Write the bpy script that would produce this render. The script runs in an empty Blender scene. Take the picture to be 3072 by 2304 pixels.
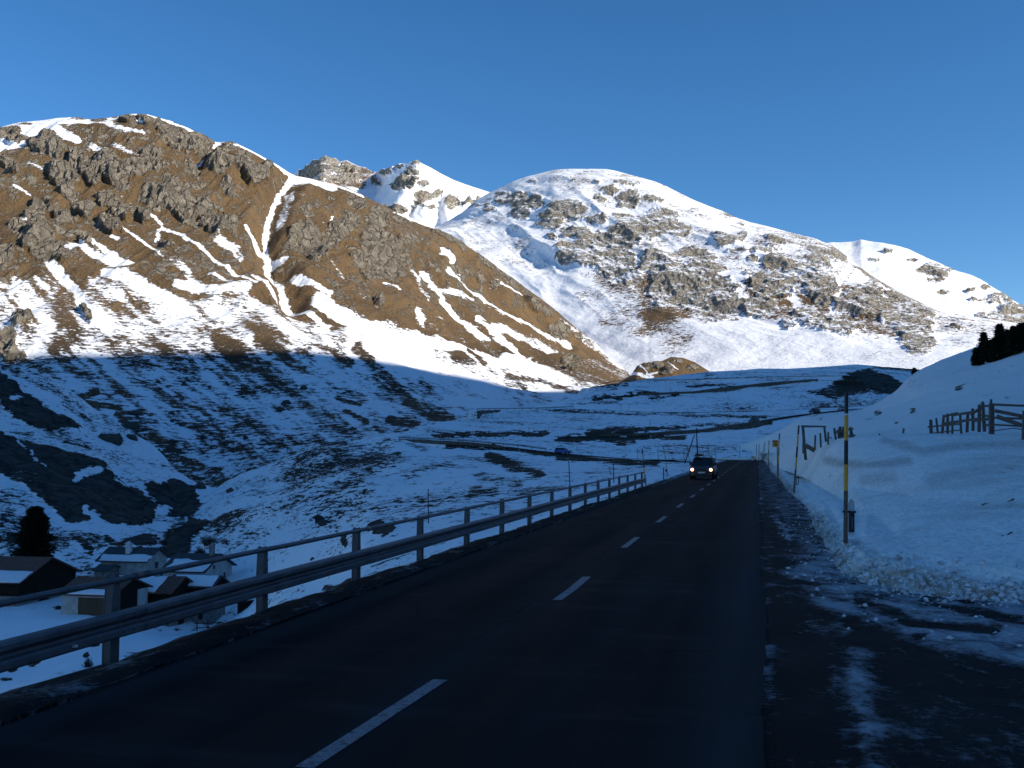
import bpy, bmesh, math, random
import numpy as np
from mathutils import Vector, Matrix
random.seed(7)
R = math.radians
# ---------------------------------------------------------------- camera, light, exposure
HCAM = 2.38
PITCH = math.atan(65/1024)
scn = bpy.context.scene
cam_d = bpy.data.cameras.new('camera'); cam = bpy.data.objects.new('camera', cam_d)
scn.collection.objects.link(cam)
cam_d.sensor_width = 36; cam_d.lens = 36; cam_d.clip_end = 20000; cam_d.clip_start = 0.1
cam.location = (0, 0, HCAM); cam.rotation_euler = (math.pi/2+PITCH, 0, 0)
scn.camera = cam
SUN_AZ, SUN_EL = R(114), R(26)
w = bpy.data.worlds.new('World'); scn.world = w; w.use_nodes = True
nt = w.node_tree; bg = nt.nodes['Background']
sky = nt.nodes.new('ShaderNodeTexSky'); sky.sky_type = 'NISHITA'; sky.sun_disc = False
sky.sun_elevation = SUN_EL; sky.sun_rotation = SUN_AZ
sky.altitude = 2600; sky.air_density = 1.0; sky.dust_density = 0.0; sky.ozone_density = 3.0
tint = nt.nodes.new('ShaderNodeHueSaturation'); tint.inputs['Saturation'].default_value = 1.24
nt.links.new(sky.outputs[0], tint.inputs['Color']); nt.links.new(tint.outputs[0], bg.inputs[0])
bg.inputs[1].default_value = 0.12
sd = bpy.data.lights.new('sun', 'SUN'); sd.energy = 5.0; sd.angle = R(0.53); sd.color = (1.0, .93, .82)
sun = bpy.data.objects.new('sun', sd); scn.collection.objects.link(sun)
SV = Vector((math.sin(SUN_AZ)*math.cos(SUN_EL), math.cos(SUN_AZ)*math.cos(SUN_EL), math.sin(SUN_EL)))
sun.rotation_euler = SV.to_track_quat('Z', 'Y').to_euler()
scn.view_settings.view_transform = 'Standard'; scn.view_settings.look = 'None'
scn.view_settings.exposure = 0.38; scn.view_settings.gamma = 1
scn.render.resolution_x = 1024; scn.render.resolution_y = 768
# ---------------------------------------------------------------- camera geometry helpers
cp, sp = math.cos(PITCH), math.sin(PITCH)
def P(px, py, d):
    """world point seen at pixel (1024x768) at forward distance d"""
    xc = (np.asarray(px, float)-512)/1024; yc = (384-np.asarray(py, float))/1024
    t = d/(cp-yc*sp)
    return xc*t, d+0*xc, HCAM+t*(sp+yc*cp)
def proj(x, y, z):
    zz = z-HCAM
    f = y*cp+zz*sp; u = -y*sp+zz*cp
    f = np.maximum(f, 1e-3)
    return 512+1024*x/f, 384-1024*u/f
ARD = math.atan(.2397); SA, CA = math.sin(ARD), math.cos(ARD)
def rt(s, t): return s*SA+t*CA, s*CA-t*SA       # road coordinates -> world
def inv_rt(x, y): return x*SA+y*CA, x*CA-y*SA   # -> s, t
D = 1/2.16
# ---------------------------------------------------------------- noise
def _h(ix, iy, iz, seed):
    with np.errstate(over='ignore'):
        h = (ix.astype(np.uint32)*np.uint32(374761393)) ^ (iy.astype(np.uint32)*np.uint32(668265263)) ^ (iz.astype(np.uint32)*np.uint32(2246822519)) ^ np.uint32(seed*974711+17)
        h = (h ^ (h >> np.uint32(13)))*np.uint32(1274126177)
        h = (h ^ (h >> np.uint32(16)))*np.uint32(2654435761)
        h = h ^ (h >> np.uint32(15))
    return h.astype(np.float64)/4294967295.0
def vnoise(x, y, z, seed=0):
    xf, yf, zf = np.floor(x), np.floor(y), np.floor(z)
    ix, iy, iz = xf.astype(np.int64), yf.astype(np.int64), zf.astype(np.int64)
    u, v, s = x-xf, y-yf, z-zf
    u = u*u*u*(u*(u*6-15)+10); v = v*v*v*(v*(v*6-15)+10); s = s*s*s*(s*(s*6-15)+10)
    r = 0
    for a in (0, 1):
        for b in (0, 1):
            for c in (0, 1):
                r = r + _h(ix+a, iy+b, iz+c, seed)*(u if a else 1-u)*(v if b else 1-v)*(s if c else 1-s)
    return r
def fbm(x, y, z, sc, octv=4, seed=0, rough=.5, ridged=False):
    a, tot, r = 1, 0, 0
    f = 1/sc
    for o in range(octv):
        n = vnoise(x*f+o*13.7, y*f+o*7.1, z*f+o*3.3, seed+o)
        if ridged: n = 1-abs(2*n-1)
        r = r+a*n; tot += a; a *= rough; f *= 2.03
    return r/tot-.5
def smooth(a, sg, axis):
    if sg <= 0: return a
    n = int(3*sg)+1; k = np.exp(-.5*(np.arange(-n, n+1)/sg)**2); k /= k.sum()
    pad = [(0, 0)]*a.ndim; pad[axis] = (n, n)
    b = np.pad(a, pad, mode='edge'); r = 0; m = a.shape[axis]
    for i, kk in enumerate(k):
        sl = [slice(None)]*a.ndim; sl[axis] = slice(i, i+m); r = r+b[tuple(sl)]*kk
    return r
# ---------------------------------------------------------------- object helpers
C = scn.collection
def props(o, label=None, cat=None, group=None, kind=None):
    if label: o['label'] = label
    if cat: o['category'] = cat
    if group: o['group'] = group
    if kind: o['kind'] = kind
    return o
def grid_obj(name, X, Y, Z, mat, attrs=None, flip=False, parent=None):
    nr, nc = X.shape
    me = bpy.data.meshes.new(name)
    co = np.stack([X, Y, Z], -1).reshape(-1, 3).astype(np.float32)
    i = np.arange(nr*nc).reshape(nr, nc)
    q = np.stack([i[:-1, :-1], i[:-1, 1:], i[1:, 1:], i[1:, :-1]], -1).reshape(-1, 4)
    if flip: q = q[:, ::-1]
    nf = len(q)
    me.vertices.add(len(co)); me.vertices.foreach_set('co', co.ravel())
    me.loops.add(nf*4); me.loops.foreach_set('vertex_index', q.ravel().astype(np.int32))
    me.polygons.add(nf); me.polygons.foreach_set('loop_start', np.arange(0, nf*4, 4, dtype=np.int32))
    me.polygons.foreach_set('use_smooth', np.ones(nf, dtype=bool))
    me.update(calc_edges=True); me.validate()
    for k, v in (attrs or {}).items():
        a = me.attributes.new(k, 'FLOAT', 'POINT'); a.data.foreach_set('value', np.asarray(v, np.float32).ravel())
    me.materials.append(mat)
    o = bpy.data.objects.new(name, me); C.objects.link(o)
    if parent: o.parent = parent
    return o
class Sheet:
    def __init__(s, X, Y, Z): s.X, s.Y, s.Z = X, Y, Z; s.upd()
    def upd(s): s.px, s.py = proj(s.X, s.Y, s.Z)
    def normals(s):
        p = np.stack([s.X, s.Y, s.Z], -1)
        du = np.gradient(p, axis=1); dv = np.gradient(p, axis=0)
        n = np.cross(du, dv); n /= np.linalg.norm(n, axis=-1, keepdims=True)+1e-9
        return n
    def displace(s, amt):
        n = s.normals()
        s.X = s.X+n[..., 0]*amt; s.Y = s.Y+n[..., 1]*amt; s.Z = s.Z+n[..., 2]*amt
        s.upd()
    def at(s, px, py):
        e = (s.px-px)**2+(s.py-py)**2+s.Y*.0004
        k = np.unravel_index(np.argmin(e), e.shape)
        return s.X[k], s.Y[k], s.Z[k], math.sqrt((s.px[k]-px)**2+(s.py[k]-py)**2)
SHEETS = []
def ridge_fade(sh, w=12.):
    r = sh.py.min(axis=0, keepdims=True); return np.clip((sh.py-r)/w, .12, 1)
def ground_at(px, py):
    """the nearest surface seen at this pixel"""
    best = None
    for sh in SHEETS:
        x, y, z, e = sh.at(px, py)
        if e < 2.5 and (best is None or y < best[1]): best = (x, y, z)
    if best is None: best = min((sh.at(px, py) for sh in SHEETS), key=lambda q: q[3])[:3]
    return best
def loft(rows, px0, px1, dpx, res, sx=2.0, sv=1.5, minseg=4, maxseg=400, dsm=None, keep=0):
    """rows near -> far; each is a list of (px, py, d)"""
    px = np.arange(px0, px1+dpx, dpx)
    L = []
    for ir, r in enumerate(rows):
        r = np.array(sorted(r), float)
        py = np.interp(px, r[:, 0], r[:, 1]); d = np.interp(px, r[:, 0], r[:, 2])
        py = smooth(py, (sx if ir < keep or not keep else 4)/dpx, 0); d = smooth(d, (sx*3 if dsm is None or ir < keep else dsm)/dpx, 0)
        L.append(np.stack(P(px, py, d)+(py,), -1))
    out = []
    for a, b in zip(L[:-1], L[1:]):
        n = int(min(maxseg, max(minseg, np.percentile(abs(a[:, 3]-b[:, 3]), 90)/res)))
        for k in range(n): out.append(a[:, :3]+(b[:, :3]-a[:, :3])*k/n)
    out.append(L[-1][:, :3])
    A = np.array(out)
    if sv: A = smooth(A, sv, 0)
    return Sheet(A[..., 0], A[..., 1], A[..., 2])
# zoom coordinate systems used while measuring
def Z1(x, y): return x/6.48, 100+y/6.48
def Z2(x, y): return 300+x/6.48, 150+y/6.48
def Z3(x, y): return 641.3+x/5.781, 200+y/5.781
def Z4(x, y): return x/7.373, 333.3+y/7.373
def ZA(x, y): return x/8.295, 500+y/8.295
def Z6(x, y): return 300+x/6.636, 350+y/6.636
def Z7(x, y): return 566.7+x/11.06, 350+y/11.06
def Z8(x, y): return 733.3+x/7.61, 366.7+y/7.61
def ZD(x, y): return x/2.16, y/2.16
ZS = {Z1: 6.48, Z2: 6.48, Z3: 5.781, Z4: 7.373, ZA: 8.295, Z6: 6.636, Z7: 11.06, Z8: 7.61, ZD: 2.16}
def sstep(x): x = np.clip(x, 0, 1); return x*x*(3-2*x)
class Paint:
    """a float field on a sheet; shapes are given where they were measured"""
    def __init__(s, sh, base=0.0, wob=2.0):
        s.sh = sh; s.f = np.zeros_like(sh.X)+base
        n1 = fbm(sh.X, sh.Y, sh.Z, 0.016*np.median(sh.Y)+.5, 5, 5, .66); n2 = fbm(sh.X, sh.Y, sh.Z, 0.016*np.median(sh.Y)+.5, 5, 9, .66)
        s.px = sh.px+n1*wob*6; s.py = sh.py+n2*wob*4
    def sel(s, pts, pad):
        x = [p[0] for p in pts]; y = [p[1] for p in pts]
        return np.nonzero((s.px > min(x)-pad) & (s.px < max(x)+pad) & (s.py > min(y)-pad) & (s.py < max(y)+pad))
    brk = 0.0
    def put(s, k, m, v):
        if s.brk: m = np.clip(m*1.5-.25+s.n3[k]*s.brk, 0, 1)*np.clip(m*12, 0, 1)
        s.f[k] = s.f[k]*(1-m)+v*m
    def broken(s, sc, amt=1.5, seed=3, flat=2.5):
        s.n3 = fbm(s.sh.X, s.sh.Y, s.sh.Z*flat, sc, 5, seed, .65); s.brk = amt; return s
    def blob(s, Z, cx, cy, rx, ry, v=1, ang=0, soft=1.2):
        x, y = Z(cx, cy); q = ZS[Z]; c, sn = math.cos(R(ang)), math.sin(R(ang))
        k = s.sel([(x, y)], max(rx, ry)/q*(1+soft)+1)
        dx, dy = s.px[k]-x, s.py[k]-y
        u = (dx*c+dy*sn)/(rx/q); w_ = (-dx*sn+dy*c)/(ry/q)
        s.put(k, sstep((1+soft/2-np.sqrt(u*u+w_*w_))/soft), v)
    def seg(s, p, k):
        px, py = s.px[k], s.py[k]; dist = np.full_like(px, 1e9)
        for (x0, y0), (x1, y1) in p:
            dx, dy = x1-x0, y1-y0; L = dx*dx+dy*dy+1e-9
            t = np.clip(((px-x0)*dx+(py-y0)*dy)/L, 0, 1)
            dist = np.minimum(dist, np.hypot(px-x0-t*dx, py-y0-t*dy))
        return px, py, dist
    def stroke(s, Z, pts, wd, v=1, soft=1.5):
        p = [Z(*q) for q in pts]; h = wd/ZS[Z]/2
        k = s.sel(p, h*(1+soft)+1)
        px, py, dist = s.seg(list(zip(p[:-1], p[1:])), k)
        s.put(k, sstep((1+soft/2-dist/h)/soft), v)
    def poly(s, Z, pts, v=1, soft=3.0):
        soft = soft*2.2
        p = [Z(*q) for q in pts]; k = s.sel(p, soft+1); e = list(zip(p, p[1:]+p[:1]))
        px, py, dist = s.seg(e, k); inside = np.zeros(px.shape, bool)
        for (x0, y0), (x1, y1) in e:
            if y0 != y1: inside ^= ((y0 > py) != (y1 > py)) & (px < (x1-x0)*(py-y0)/(y1-y0)+x0)
        s.put(k, sstep(.5+np.where(inside, dist, -dist)/soft), v)
# ---------------------------------------------------------------- materials
class NB:
    def __init__(s, name):
        s.m = bpy.data.materials.new(name); s.m.use_nodes = True
        s.t = s.m.node_tree; s.b = s.t.nodes['Principled BSDF']; s.out = s.t.nodes['Material Output']
    def n(s, typ, **kw):
        n = s.t.nodes.new(typ)
        for k, v in kw.items():
            if k in n.inputs.keys() if isinstance(k, str) else False: n.inputs[k].default_value = v
            else: setattr(n, k, v)
        return n
    def l(s, a, b): s.t.links.new(a, b)
    def put(s, sock, v):
        if isinstance(v, bpy.types.NodeSocket): s.l(v, sock)
        else: sock.default_value = v
    def math(s, op, a, b=0.0, c=None, clamp=False):
        n = s.t.nodes.new('ShaderNodeMath'); n.operation = op; n.use_clamp = clamp
        s.put(n.inputs[0], a); s.put(n.inputs[1], b)
        if c is not None: s.put(n.inputs[2], c)
        return n.outputs[0]
    def mix(s, f, a, b):
        n = s.t.nodes.new('ShaderNodeMix'); n.data_type = 'RGBA'
        s.put(n.inputs[0], f); s.put(n.inputs[6], a); s.put(n.inputs[7], b)
        return n.outputs[2]
    def attr(s, name):
        n = s.t.nodes.new('ShaderNodeAttribute'); n.attribute_name = name; return n.outputs['Fac']
    def noise(s, sc, det=4, rough=.55, scale3=(1, 1, 1), vec=None, lo=None, hi=None, rot=(0, 0, 0), dist=0):
        if vec is None:
            vec = s.t.nodes.new('ShaderNodeTexCoord').outputs['Object']
        mp = s.t.nodes.new('ShaderNodeMapping'); mp.inputs['Scale'].default_value = scale3; mp.inputs['Rotation'].default_value = rot
        s.l(vec, mp.inputs[0])
        n = s.t.nodes.new('ShaderNodeTexNoise'); s.l(mp.outputs[0], n.inputs['Vector'])
        n.inputs['Scale'].default_value = sc; n.inputs['Detail'].default_value = det; n.inputs['Roughness'].default_value = rough
        n.inputs['Distortion'].default_value = dist
        o = n.outputs['Fac']
        if lo is not None: o = s.rng(o, lo, hi)
        return o
    def rng(s, v, a, b, c=0.0, d=1.0):
        n = s.t.nodes.new('ShaderNodeMapRange'); s.put(n.inputs[0], v)
        s.put(n.inputs[1], a); s.put(n.inputs[2], b); n.inputs[3].default_value = c; n.inputs[4].default_value = d
        return n.outputs[0]
    def bump(s, h, strength, dist):
        n = s.t.nodes.new('ShaderNodeBump'); s.put(n.inputs['Height'], h); s.put(n.inputs['Strength'], strength); n.inputs['Distance'].default_value = dist
        s.l(n.outputs[0], s.b.inputs['Normal']); return n
def c4(*c): return (*c, 1.0)
def plain(name, col, rough=.7, metal=0.0, var=.25, nsc=3.0, bump=0.0, scale3=(1, 1, 1), spec=.4):
    b = NB(name); n = b.noise(nsc, 5, .6, scale3, lo=.3, hi=.7)
    dk = c4(*[x*(1-var) for x in col]); lt = c4(*[min(1, x*(1+var)) for x in col])
    b.put(b.b.inputs['Base Color'], b.mix(n, dk, lt)); b.b.inputs['Roughness'].default_value = rough
    b.b.inputs['Metallic'].default_value = metal; b.b.inputs['Specular IOR Level'].default_value = spec
    if bump: b.bump(n, bump, .02)
    return b.m
def terrain_mat(name, tuft, bigs, rocksc, grassA=(.285, .185, .09), grassB=(.125, .078, .04), rockA=(.62, .54, .42), rockB=(.23, .19, .14),
                flat=(1, 1, 5), bumpd=3.0, rot=(0, 0, 0), snowc=(.88, .89, .91), soft=7.0, grain=0):
    b = NB(name)
    bare, rock, dirt = b.attr('bare'), b.attr('rock'), b.attr('dirt')
    n1 = b.noise(1/tuft, 7, .66, flat, rot=rot)
    n2 = b.noise(1/bigs, 4, .55, (1, 1, 1.6))
    n1b = b.noise(3.1/tuft, 5, .66, flat, rot=rot)
    n = b.math('ADD', b.math('ADD', b.math('MULTIPLY', n1, .46), b.math('MULTIPLY', n1b, .30)), b.math('MULTIPLY', n2, .24))
    u = b.rng(n, .385, .615)
    m = b.math('MULTIPLY_ADD', b.math('SUBTRACT', b.math('MULTIPLY_ADD', bare, 1.16, -.08), u), soft, .5, clamp=True)
    gn = b.noise(1/bigs, 8, .7, (1, 1, 1), lo=.3, hi=.7)
    g2 = b.noise(1/tuft*2.0, 5, .7, lo=.3, hi=.7)
    gcol = b.mix(gn, c4(*grassB), c4(*grassA))
    gcol = b.mix(b.math('MULTIPLY', g2, .5), gcol, c4(grassB[0]*.75, grassB[1]*.8, grassB[2]*.8))
    gcol = b.mix(b.attr('shade_tone'), gcol, b.mix(g2, c4(.03, .022, .015), c4(.06, .043, .028)))  # darker grass: partly its own tone, partly valley shade put into the colour
    rn = b.noise(1/rocksc, 9, .72, (1, 1, .7), lo=.33, hi=.66)
    rng2 = b.noise(.9/rocksc, 6, .65, (1, 1, .6), lo=.36, hi=.64)
    vor = b.t.nodes.new('ShaderNodeTexVoronoi'); vor.feature = 'DISTANCE_TO_EDGE'
    tc = b.t.nodes.new('ShaderNodeTexCoord'); nd = b.t.nodes.new('ShaderNodeTexNoise'); nd.inputs['Scale'].default_value = 1/rocksc; nd.inputs['Detail'].default_value = 4
    va = b.t.nodes.new('ShaderNodeVectorMath'); va.operation = 'MULTIPLY_ADD'
    b.l(tc.outputs['Object'], nd.inputs['Vector']); b.l(nd.outputs['Color'], va.inputs[0]); va.inputs[1].default_value = (rocksc*1.5,)*3; b.l(tc.outputs['Object'], va.inputs[2])
    mpv = b.t.nodes.new('ShaderNodeMapping'); mpv.inputs['Scale'].default_value = (1, 1, .55); b.l(va.outputs[0], mpv.inputs[0])
    b.l(mpv.outputs[0], vor.inputs['Vector']); vor.inputs['Scale'].default_value = .8/rocksc
    crack = b.rng(vor.outputs['Distance'], 0.0, .14)
    rcol = b.mix(rn, c4(*rockB), c4(*rockA))
    rcol = b.mix(crack, c4(rockB[0]*.6, rockB[1]*.6, rockB[2]*.6), rcol)
    rmask = b.math('MULTIPLY_ADD', b.math('SUBTRACT', rock, b.math('MULTIPLY_ADD', rng2, .86, .04)), 4, .42, clamp=True)
    gr = b.mix(rmask, gcol, rcol)
    dn = b.noise(1/tuft*2.5, 6, .7, lo=.3, hi=.7)
    dm = b.math('MULTIPLY', dirt, b.math('MULTIPLY_ADD', dn, .8, .35), clamp=True)
    if grain:
        gr_ = b.math('MULTIPLY', b.noise(10, 6, .75, (1, .6, 1), lo=.45, hi=.62), grain)
        snc = b.mix(gr_, c4(*snowc), c4(snowc[0]*.62, snowc[1]*.62, snowc[2]*.62))
    else: snc = c4(*snowc)
    sn = b.mix(dm, snc, c4(.20, .155, .10))
    b.put(b.b.inputs['Base Color'], b.mix(m, sn, gr))
    b.b.inputs['Roughness'].default_value = .85; b.b.inputs['Specular IOR Level'].default_value = .15
    hh = b.math('MULTIPLY', m, b.math('ADD', b.math('MULTIPLY', b.math('MULTIPLY', rn, crack), b.math('MULTIPLY_ADD', rmask, 1.6, .0)), b.math('MULTIPLY', g2, .35)))
    hs = b.math('MULTIPLY', b.noise(1/tuft*1.2, 5, .6), .3)
    b.bump(b.math('ADD', hh, hs), 1.0, bumpd)
    return b.m
# ================================================================ terrain
def rows(Z, *rr): return [[(*Z(x, y), d) for x, y, d in r] for r in rr]
def ragged(rk, sh, sc, seed, k=.55):
    n = fbm(sh.X, sh.Y, sh.Z*.8, sc, 5, seed, .6, True)*1.5+fbm(sh.X, sh.Y, sh.Z, sc*2.5, 3, seed+20)
    rk.f = sstep((rk.f*1.15+n*k-.42)*2.2)*sstep(rk.f*5)
def finish(name, sh, mat, bare, rock, dirt=None, reg=True, shade_tone=None):
    o = grid_obj(name, sh.X, sh.Y, sh.Z, mat, {'bare': bare, 'rock': rock, 'dirt': np.zeros_like(bare) if dirt is None else dirt, 'shade_tone': np.zeros_like(bare) if shade_tone is None else shade_tone})
    props(o, kind='structure')
    if reg: SHEETS.append(sh)
    return o
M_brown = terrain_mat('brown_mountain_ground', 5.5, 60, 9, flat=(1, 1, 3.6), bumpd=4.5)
M_white = terrain_mat('snowy_mountain_ground', 6, 60, 11, grassA=(.22, .135, .065), grassB=(.13, .08, .04), rockA=(.62, .56, .45), rockB=(.34, .29, .225), flat=(1, 1, 2.0), bumpd=4)
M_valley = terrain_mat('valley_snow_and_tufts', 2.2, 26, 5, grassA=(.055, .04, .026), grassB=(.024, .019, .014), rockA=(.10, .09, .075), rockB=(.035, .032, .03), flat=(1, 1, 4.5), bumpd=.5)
M_near = terrain_mat('roadside_snow', .9, 9, 1.5, grassA=(.11, .09, .06), grassB=(.05, .04, .028), rockA=(.12, .1, .08), flat=(1, .5, 3), bumpd=.16, soft=5, grain=.8, snowc=(.93, .90, .86))

# ---- brown mountain on the left
LR = rows(ZD,
 [(-900,1100,520),(-300,1040,470),(0,980,430),(100,960,420),(250,980,400),(330,1000,385),(430,1090,340),(470,1100,330),(520,1070,320),(600,1040,330),(700,1000,350),(850,965,380),(1000,940,420),(1100,920,500),(1250,885,640),(1370,850,900),(1550,845,1100)],
 [(-900,900,560),(0,850,480),(100,860,470),(200,930,440),(330,985,420),(430,1040,390),(550,995,400),(700,950,430),(850,920,460),(1000,905,490),(1100,885,560),(1250,850,760),(1370,812,1200),(1550,830,1400)],
 [(-900,780,640),(0,800,560),(100,800,550),(300,820,560),(500,860,560),(700,850,580),(900,850,620),(1050,845,700),(1200,838,850),(1300,825,1000),(1390,806,1300),(1550,825,1430)],
 [(-900,650,780),(0,660,700),(200,680,700),(400,690,710),(600,690,730),(800,720,780),(1000,760,860),(1150,785,980),(1300,800,1120),(1400,803,1350),(1550,822,1450)],
 [(-900,420,930),(0,450,850),(300,470,860),(600,520,880),(800,560,950),(1000,640,1050),(1150,700,1150),(1300,775,1270),(1400,802,1380),(1550,820,1460)],
 [(-900,330,1050),(-300,300,1020),(0,275,1000),(40,265,1000),(90,260,1000),(130,254,1000),(170,253,1000),(195,258,1000),(240,254,1000),(290,246,1000),(320,248,1000),(370,262,1003),(420,282,1006),(465,303,1010),(500,306,1012),(540,325,1020),(590,352,1030),(640,377,1040),(690,392,1060),(740,402,1075),(790,425,1090),(850,455,1110),(920,485,1130),(970,505,1145),(1030,545,1170),(1090,588,1195),(1150,632,1220),(1200,670,1250),(1240,705,1270),(1280,735,1300),(1310,765,1330),(1340,783,1350),(1370,797,1380),(1410,806,1420),(1550,820,1480)],
 [(-900,380,1300),(0,350,1250),(300,330,1250),(640,460,1300),(900,560,1380),(1150,700,1450),(1370,830,1600),(1550,850,1650)])
lm = loft(LR, -330, 700, .8, .7, sx=1.0, sv=1.2)
rk = Paint(lm, 0, 1.2)
for b_ in [(350,330,90,60),(520,420,50,50),(560,480,80,50),(420,530,90,70),(700,460,70,70),(760,520,100,70),(870,500,60,70),(1000,650,100,80),(1180,700,110,70),(1130,580,50,40),(1400,420,100,80),(1080,230,80,50),(1180,300,100,70),(1300,270,80,60),(1640,520,70,60),(1480,600,50,40),(450,640,60,40),(550,740,70,50),(700,680,60,60),(790,740,90,60),(930,790,40,30),(1380,830,110,60),(1480,860,60,50),(250,760,80,80),(150,900,90,50),(270,970,140,90),(380,1050,70,50),(30,1080,60,90),(1930,900,60,90),(2040,1010,60,60),(2160,900,60,120),(640,140,60,25),(830,150,60,30),(950,150,80,40),(60,60+400,90,30),(240,340,60,40),(1240,470,60,35),(20,1600,80,40),(1550,420,70,60),(1210,800,70,30),(620,560,50,40)]:
    rk.blob(Z1, *b_, v=1, ang=35, soft=.9)
for b_ in [(60,600,70,80),(230,560,60,90),(300,500,60,60),(480,480,60,60),(470,640,90,90),(520,740,90,90),(600,800,70,60),(640,620,30,40),(420,830,50,30),(370,740,50,40),(100,720,40,40),(620,480,40,40),(1160,840,40,30),(1250,880,30,20),(1500,1000,60,40),(1590,1060,40,30),(1680,1170,60,40),(1790,1210,30,20),(500,1010,30,25),(1380,830,80,30),(900,560,80,30),(1000,600,100,30),(1200,720,70,30),(1740,1390,60,30),(40,430,50,30),(350,370,60,40),(560,330,60,40)]:
    rk.blob(Z2, *b_, v=1, ang=35, soft=.9)
for b_ in [(80,250,120,60),(1500,320,60,60),(980,430,130,60),(850,620,90,60),(300,1180-200,60,40),(1080,980,60,30),(620,1020,40,16),(1330,700,60,40),(1420,760,60,40),(160,1480,80,60),(560,1440,50,16),(1700,480,50,50)]: rk.blob(Z1, *b_, v=.55, ang=35, soft=1.4)
rk.blob(Z4, 40, 90, 70, 60); rk.blob(Z4, 100, 180, 90, 30)
for b_ in [(400,820,80,40),(560,950,60,40),(720,860,80,40)]: rk.blob(Z1, *b_, v=.55, ang=35, soft=1.2)
ragged(rk, lm, 15, 140, .9)
S = Paint(lm, .955, 1.3).broken(9, 1.5)   # bare ground; 0 = snow
S.poly(Z1, [(-800,1350),(-200,1300),(100,1230),(330,1200),(450,1330),(620,1180),(700,1165),(1000,1280),(1250,1330),(1500,1300),(1700,1330),(1900,1420),(2212,1520),(2500,1520),(2800,1700),(3600,1900),(4500,2300),(4500,3300),(-2000,3300),(-2000,1500)], .40, 8)
# right of centre: foot of the mountain
S.poly(Z2, [(300,1130),(560,1110),(760,1170),(900,1230),(1200,1290),(1400,1370),(1700,1420),(1900,1500),(2050,1600),(1900,1800),(1300,1800),(300,1800)], .20, 5)
for p_, w_, v_ in [([(330,1130),(480,1260),(560,1400),(700,1500)],70,.02),([(440,1000),(520,985),(600,1050),(740,1110),(830,1140)],46,.05),([(620,985),(740,1060),(860,1125)],32,.02),
 ([(690,780),(850,910),(1000,1020),(1060,1075)],18,.15),([(970,760),(1050,820)],22,.1),([(1030,860),(1020,940)],28,.35),([(1050,850),(1140,900),(1300,1010),(1400,1090),(1550,1180),(1650,1240)],26,.05),
 ([(1110,1110),(1220,1170),(1260,1250)],50,.3),([(1410,960),(1520,1000),(1560,1060)],55,.45),([(1400,285),(1330,350),(1290,400)],26,.15),
 ([(1910,490),(1840,560),(1770,700),(1735,800),(1720,900),(1740,980),(1740,1060),(1830,1130),(1880,1230),(1900,1300),(2000,1400),(2100,1500)],42,0),
 ([(1890,600),(1860,700),(1820,800)],50,.35),([(1600,860),(1700,930),(1780,990),(1860,1010)],30,.05),([(1900,500),(2050,550),(2150,610)],60,.1),([(2060,1320),(2250,1450)],30,0),([(1910,1150),(2000,1210),(2120,1280)],30,.05),
 ([(1650,1180),(1800,1290),(1900,1400)],40,.3),([(1150,1250),(1400,1290),(1600,1270)],60,.2),([(700,1170),(900,1230),(1000,1290),(1200,1400)],70,.03),([(1350,1190),(1420,1210),(1500,1230)],24,.3),
 ([(780,115),(830,100),(910,88),(1000,112),(1200,192),(1380,272),(1500,282),(1650,352),(1850,462),(1940,494)],26,0),
 ([(600,340),(700,370)],32,.2),([(750,350),(900,400)],36,.4),([(100,600),(200,650)],16,0),([(170,770),(230,830)],12,.1),([(120,830),(200,825)],20,0),
 ([(120,1240),(250,1400),(300,1500),(250,1640)],110,.2),([(-60,1250),(60,1260)],60,.4),([(780,130),(960,200)],20,.3),([(260,220),(520,310)],40,.15),([(200,460),(280,480)],24,.4),([(730,940),(780,960)],26,.2)]:
    S.stroke(Z1, p_, w_, v_)
S.poly(Z1, [(-900,300),(0,180),(130,140),(350,100),(480,100),(580,120),(700,115),(790,120),(740,200),(960,270),(900,280),(700,215),(550,190),(400,210),(520,290),(500,320),(300,280),(180,350),(130,370),(0,390),(-900,500)], .08, 3)
S.blob(Z1, 640, 140, 55, 18, .9); S.blob(Z1, 170, 165, 50, 12, .8); S.blob(Z1, 500, 125, 60, 12, .6)
S.poly(Z1, [(250,1150),(480,1300),(520,1560),(380,1700),(330,1640),(380,1400)], .62, 6)
for p_, w_, v_ in [([(0,850),(90,910),(180,960)],32,0),([(110,1000),(250,1090),(400,1160),(520,1200),(760,1230),(1100,1310),(1500,1400)],90,0),
 ([(780,815),(870,910),(950,1000),(1080,1100),(1200,1200),(1280,1290)],34,.05),([(900,690),(960,740)],44,.2),([(950,790),(1050,890),(1200,1000),(1400,1110),(1600,1200),(1750,1260)],34,.08),
 ([(1150,1090),(1300,1230),(1450,1350)],30,0),([(700,820),(760,900),(820,980)],24,.3),([(770,1060),(800,1120),(900,1110)],60,.2),([(850,900),(1060,970),(1110,990)],20,.3),([(1260,850),(1430,945)],15,.1),
 ([(180,770),(340,920)],12,.4),([(530,880),(640,940)],14,.1),([(160,600),(200,460)],17,.15),([(-20,175),(200,232),(400,305)],30,.1),([(610,415),(900,520)],22,.05),([(1190,740),(1450,840),(1700,1010),(1900,1150),(2100,1330)],14,.55),
 ([(1700,1130),(2000,1330),(2100,1420)],60,.45),([(1500,1380),(1750,1500),(1950,1570)],70,.05),([(1250,1150),(1500,1250),(1700,1340)],50,.3)]:
    S.stroke(Z2, p_, w_, v_)
S.poly(Z2, [(1500,1360),(1650,1320),(1780,1330),(1850,1380),(1950,1450),(2020,1520),(1900,1510),(1700,1440)], .95, 3)
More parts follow.
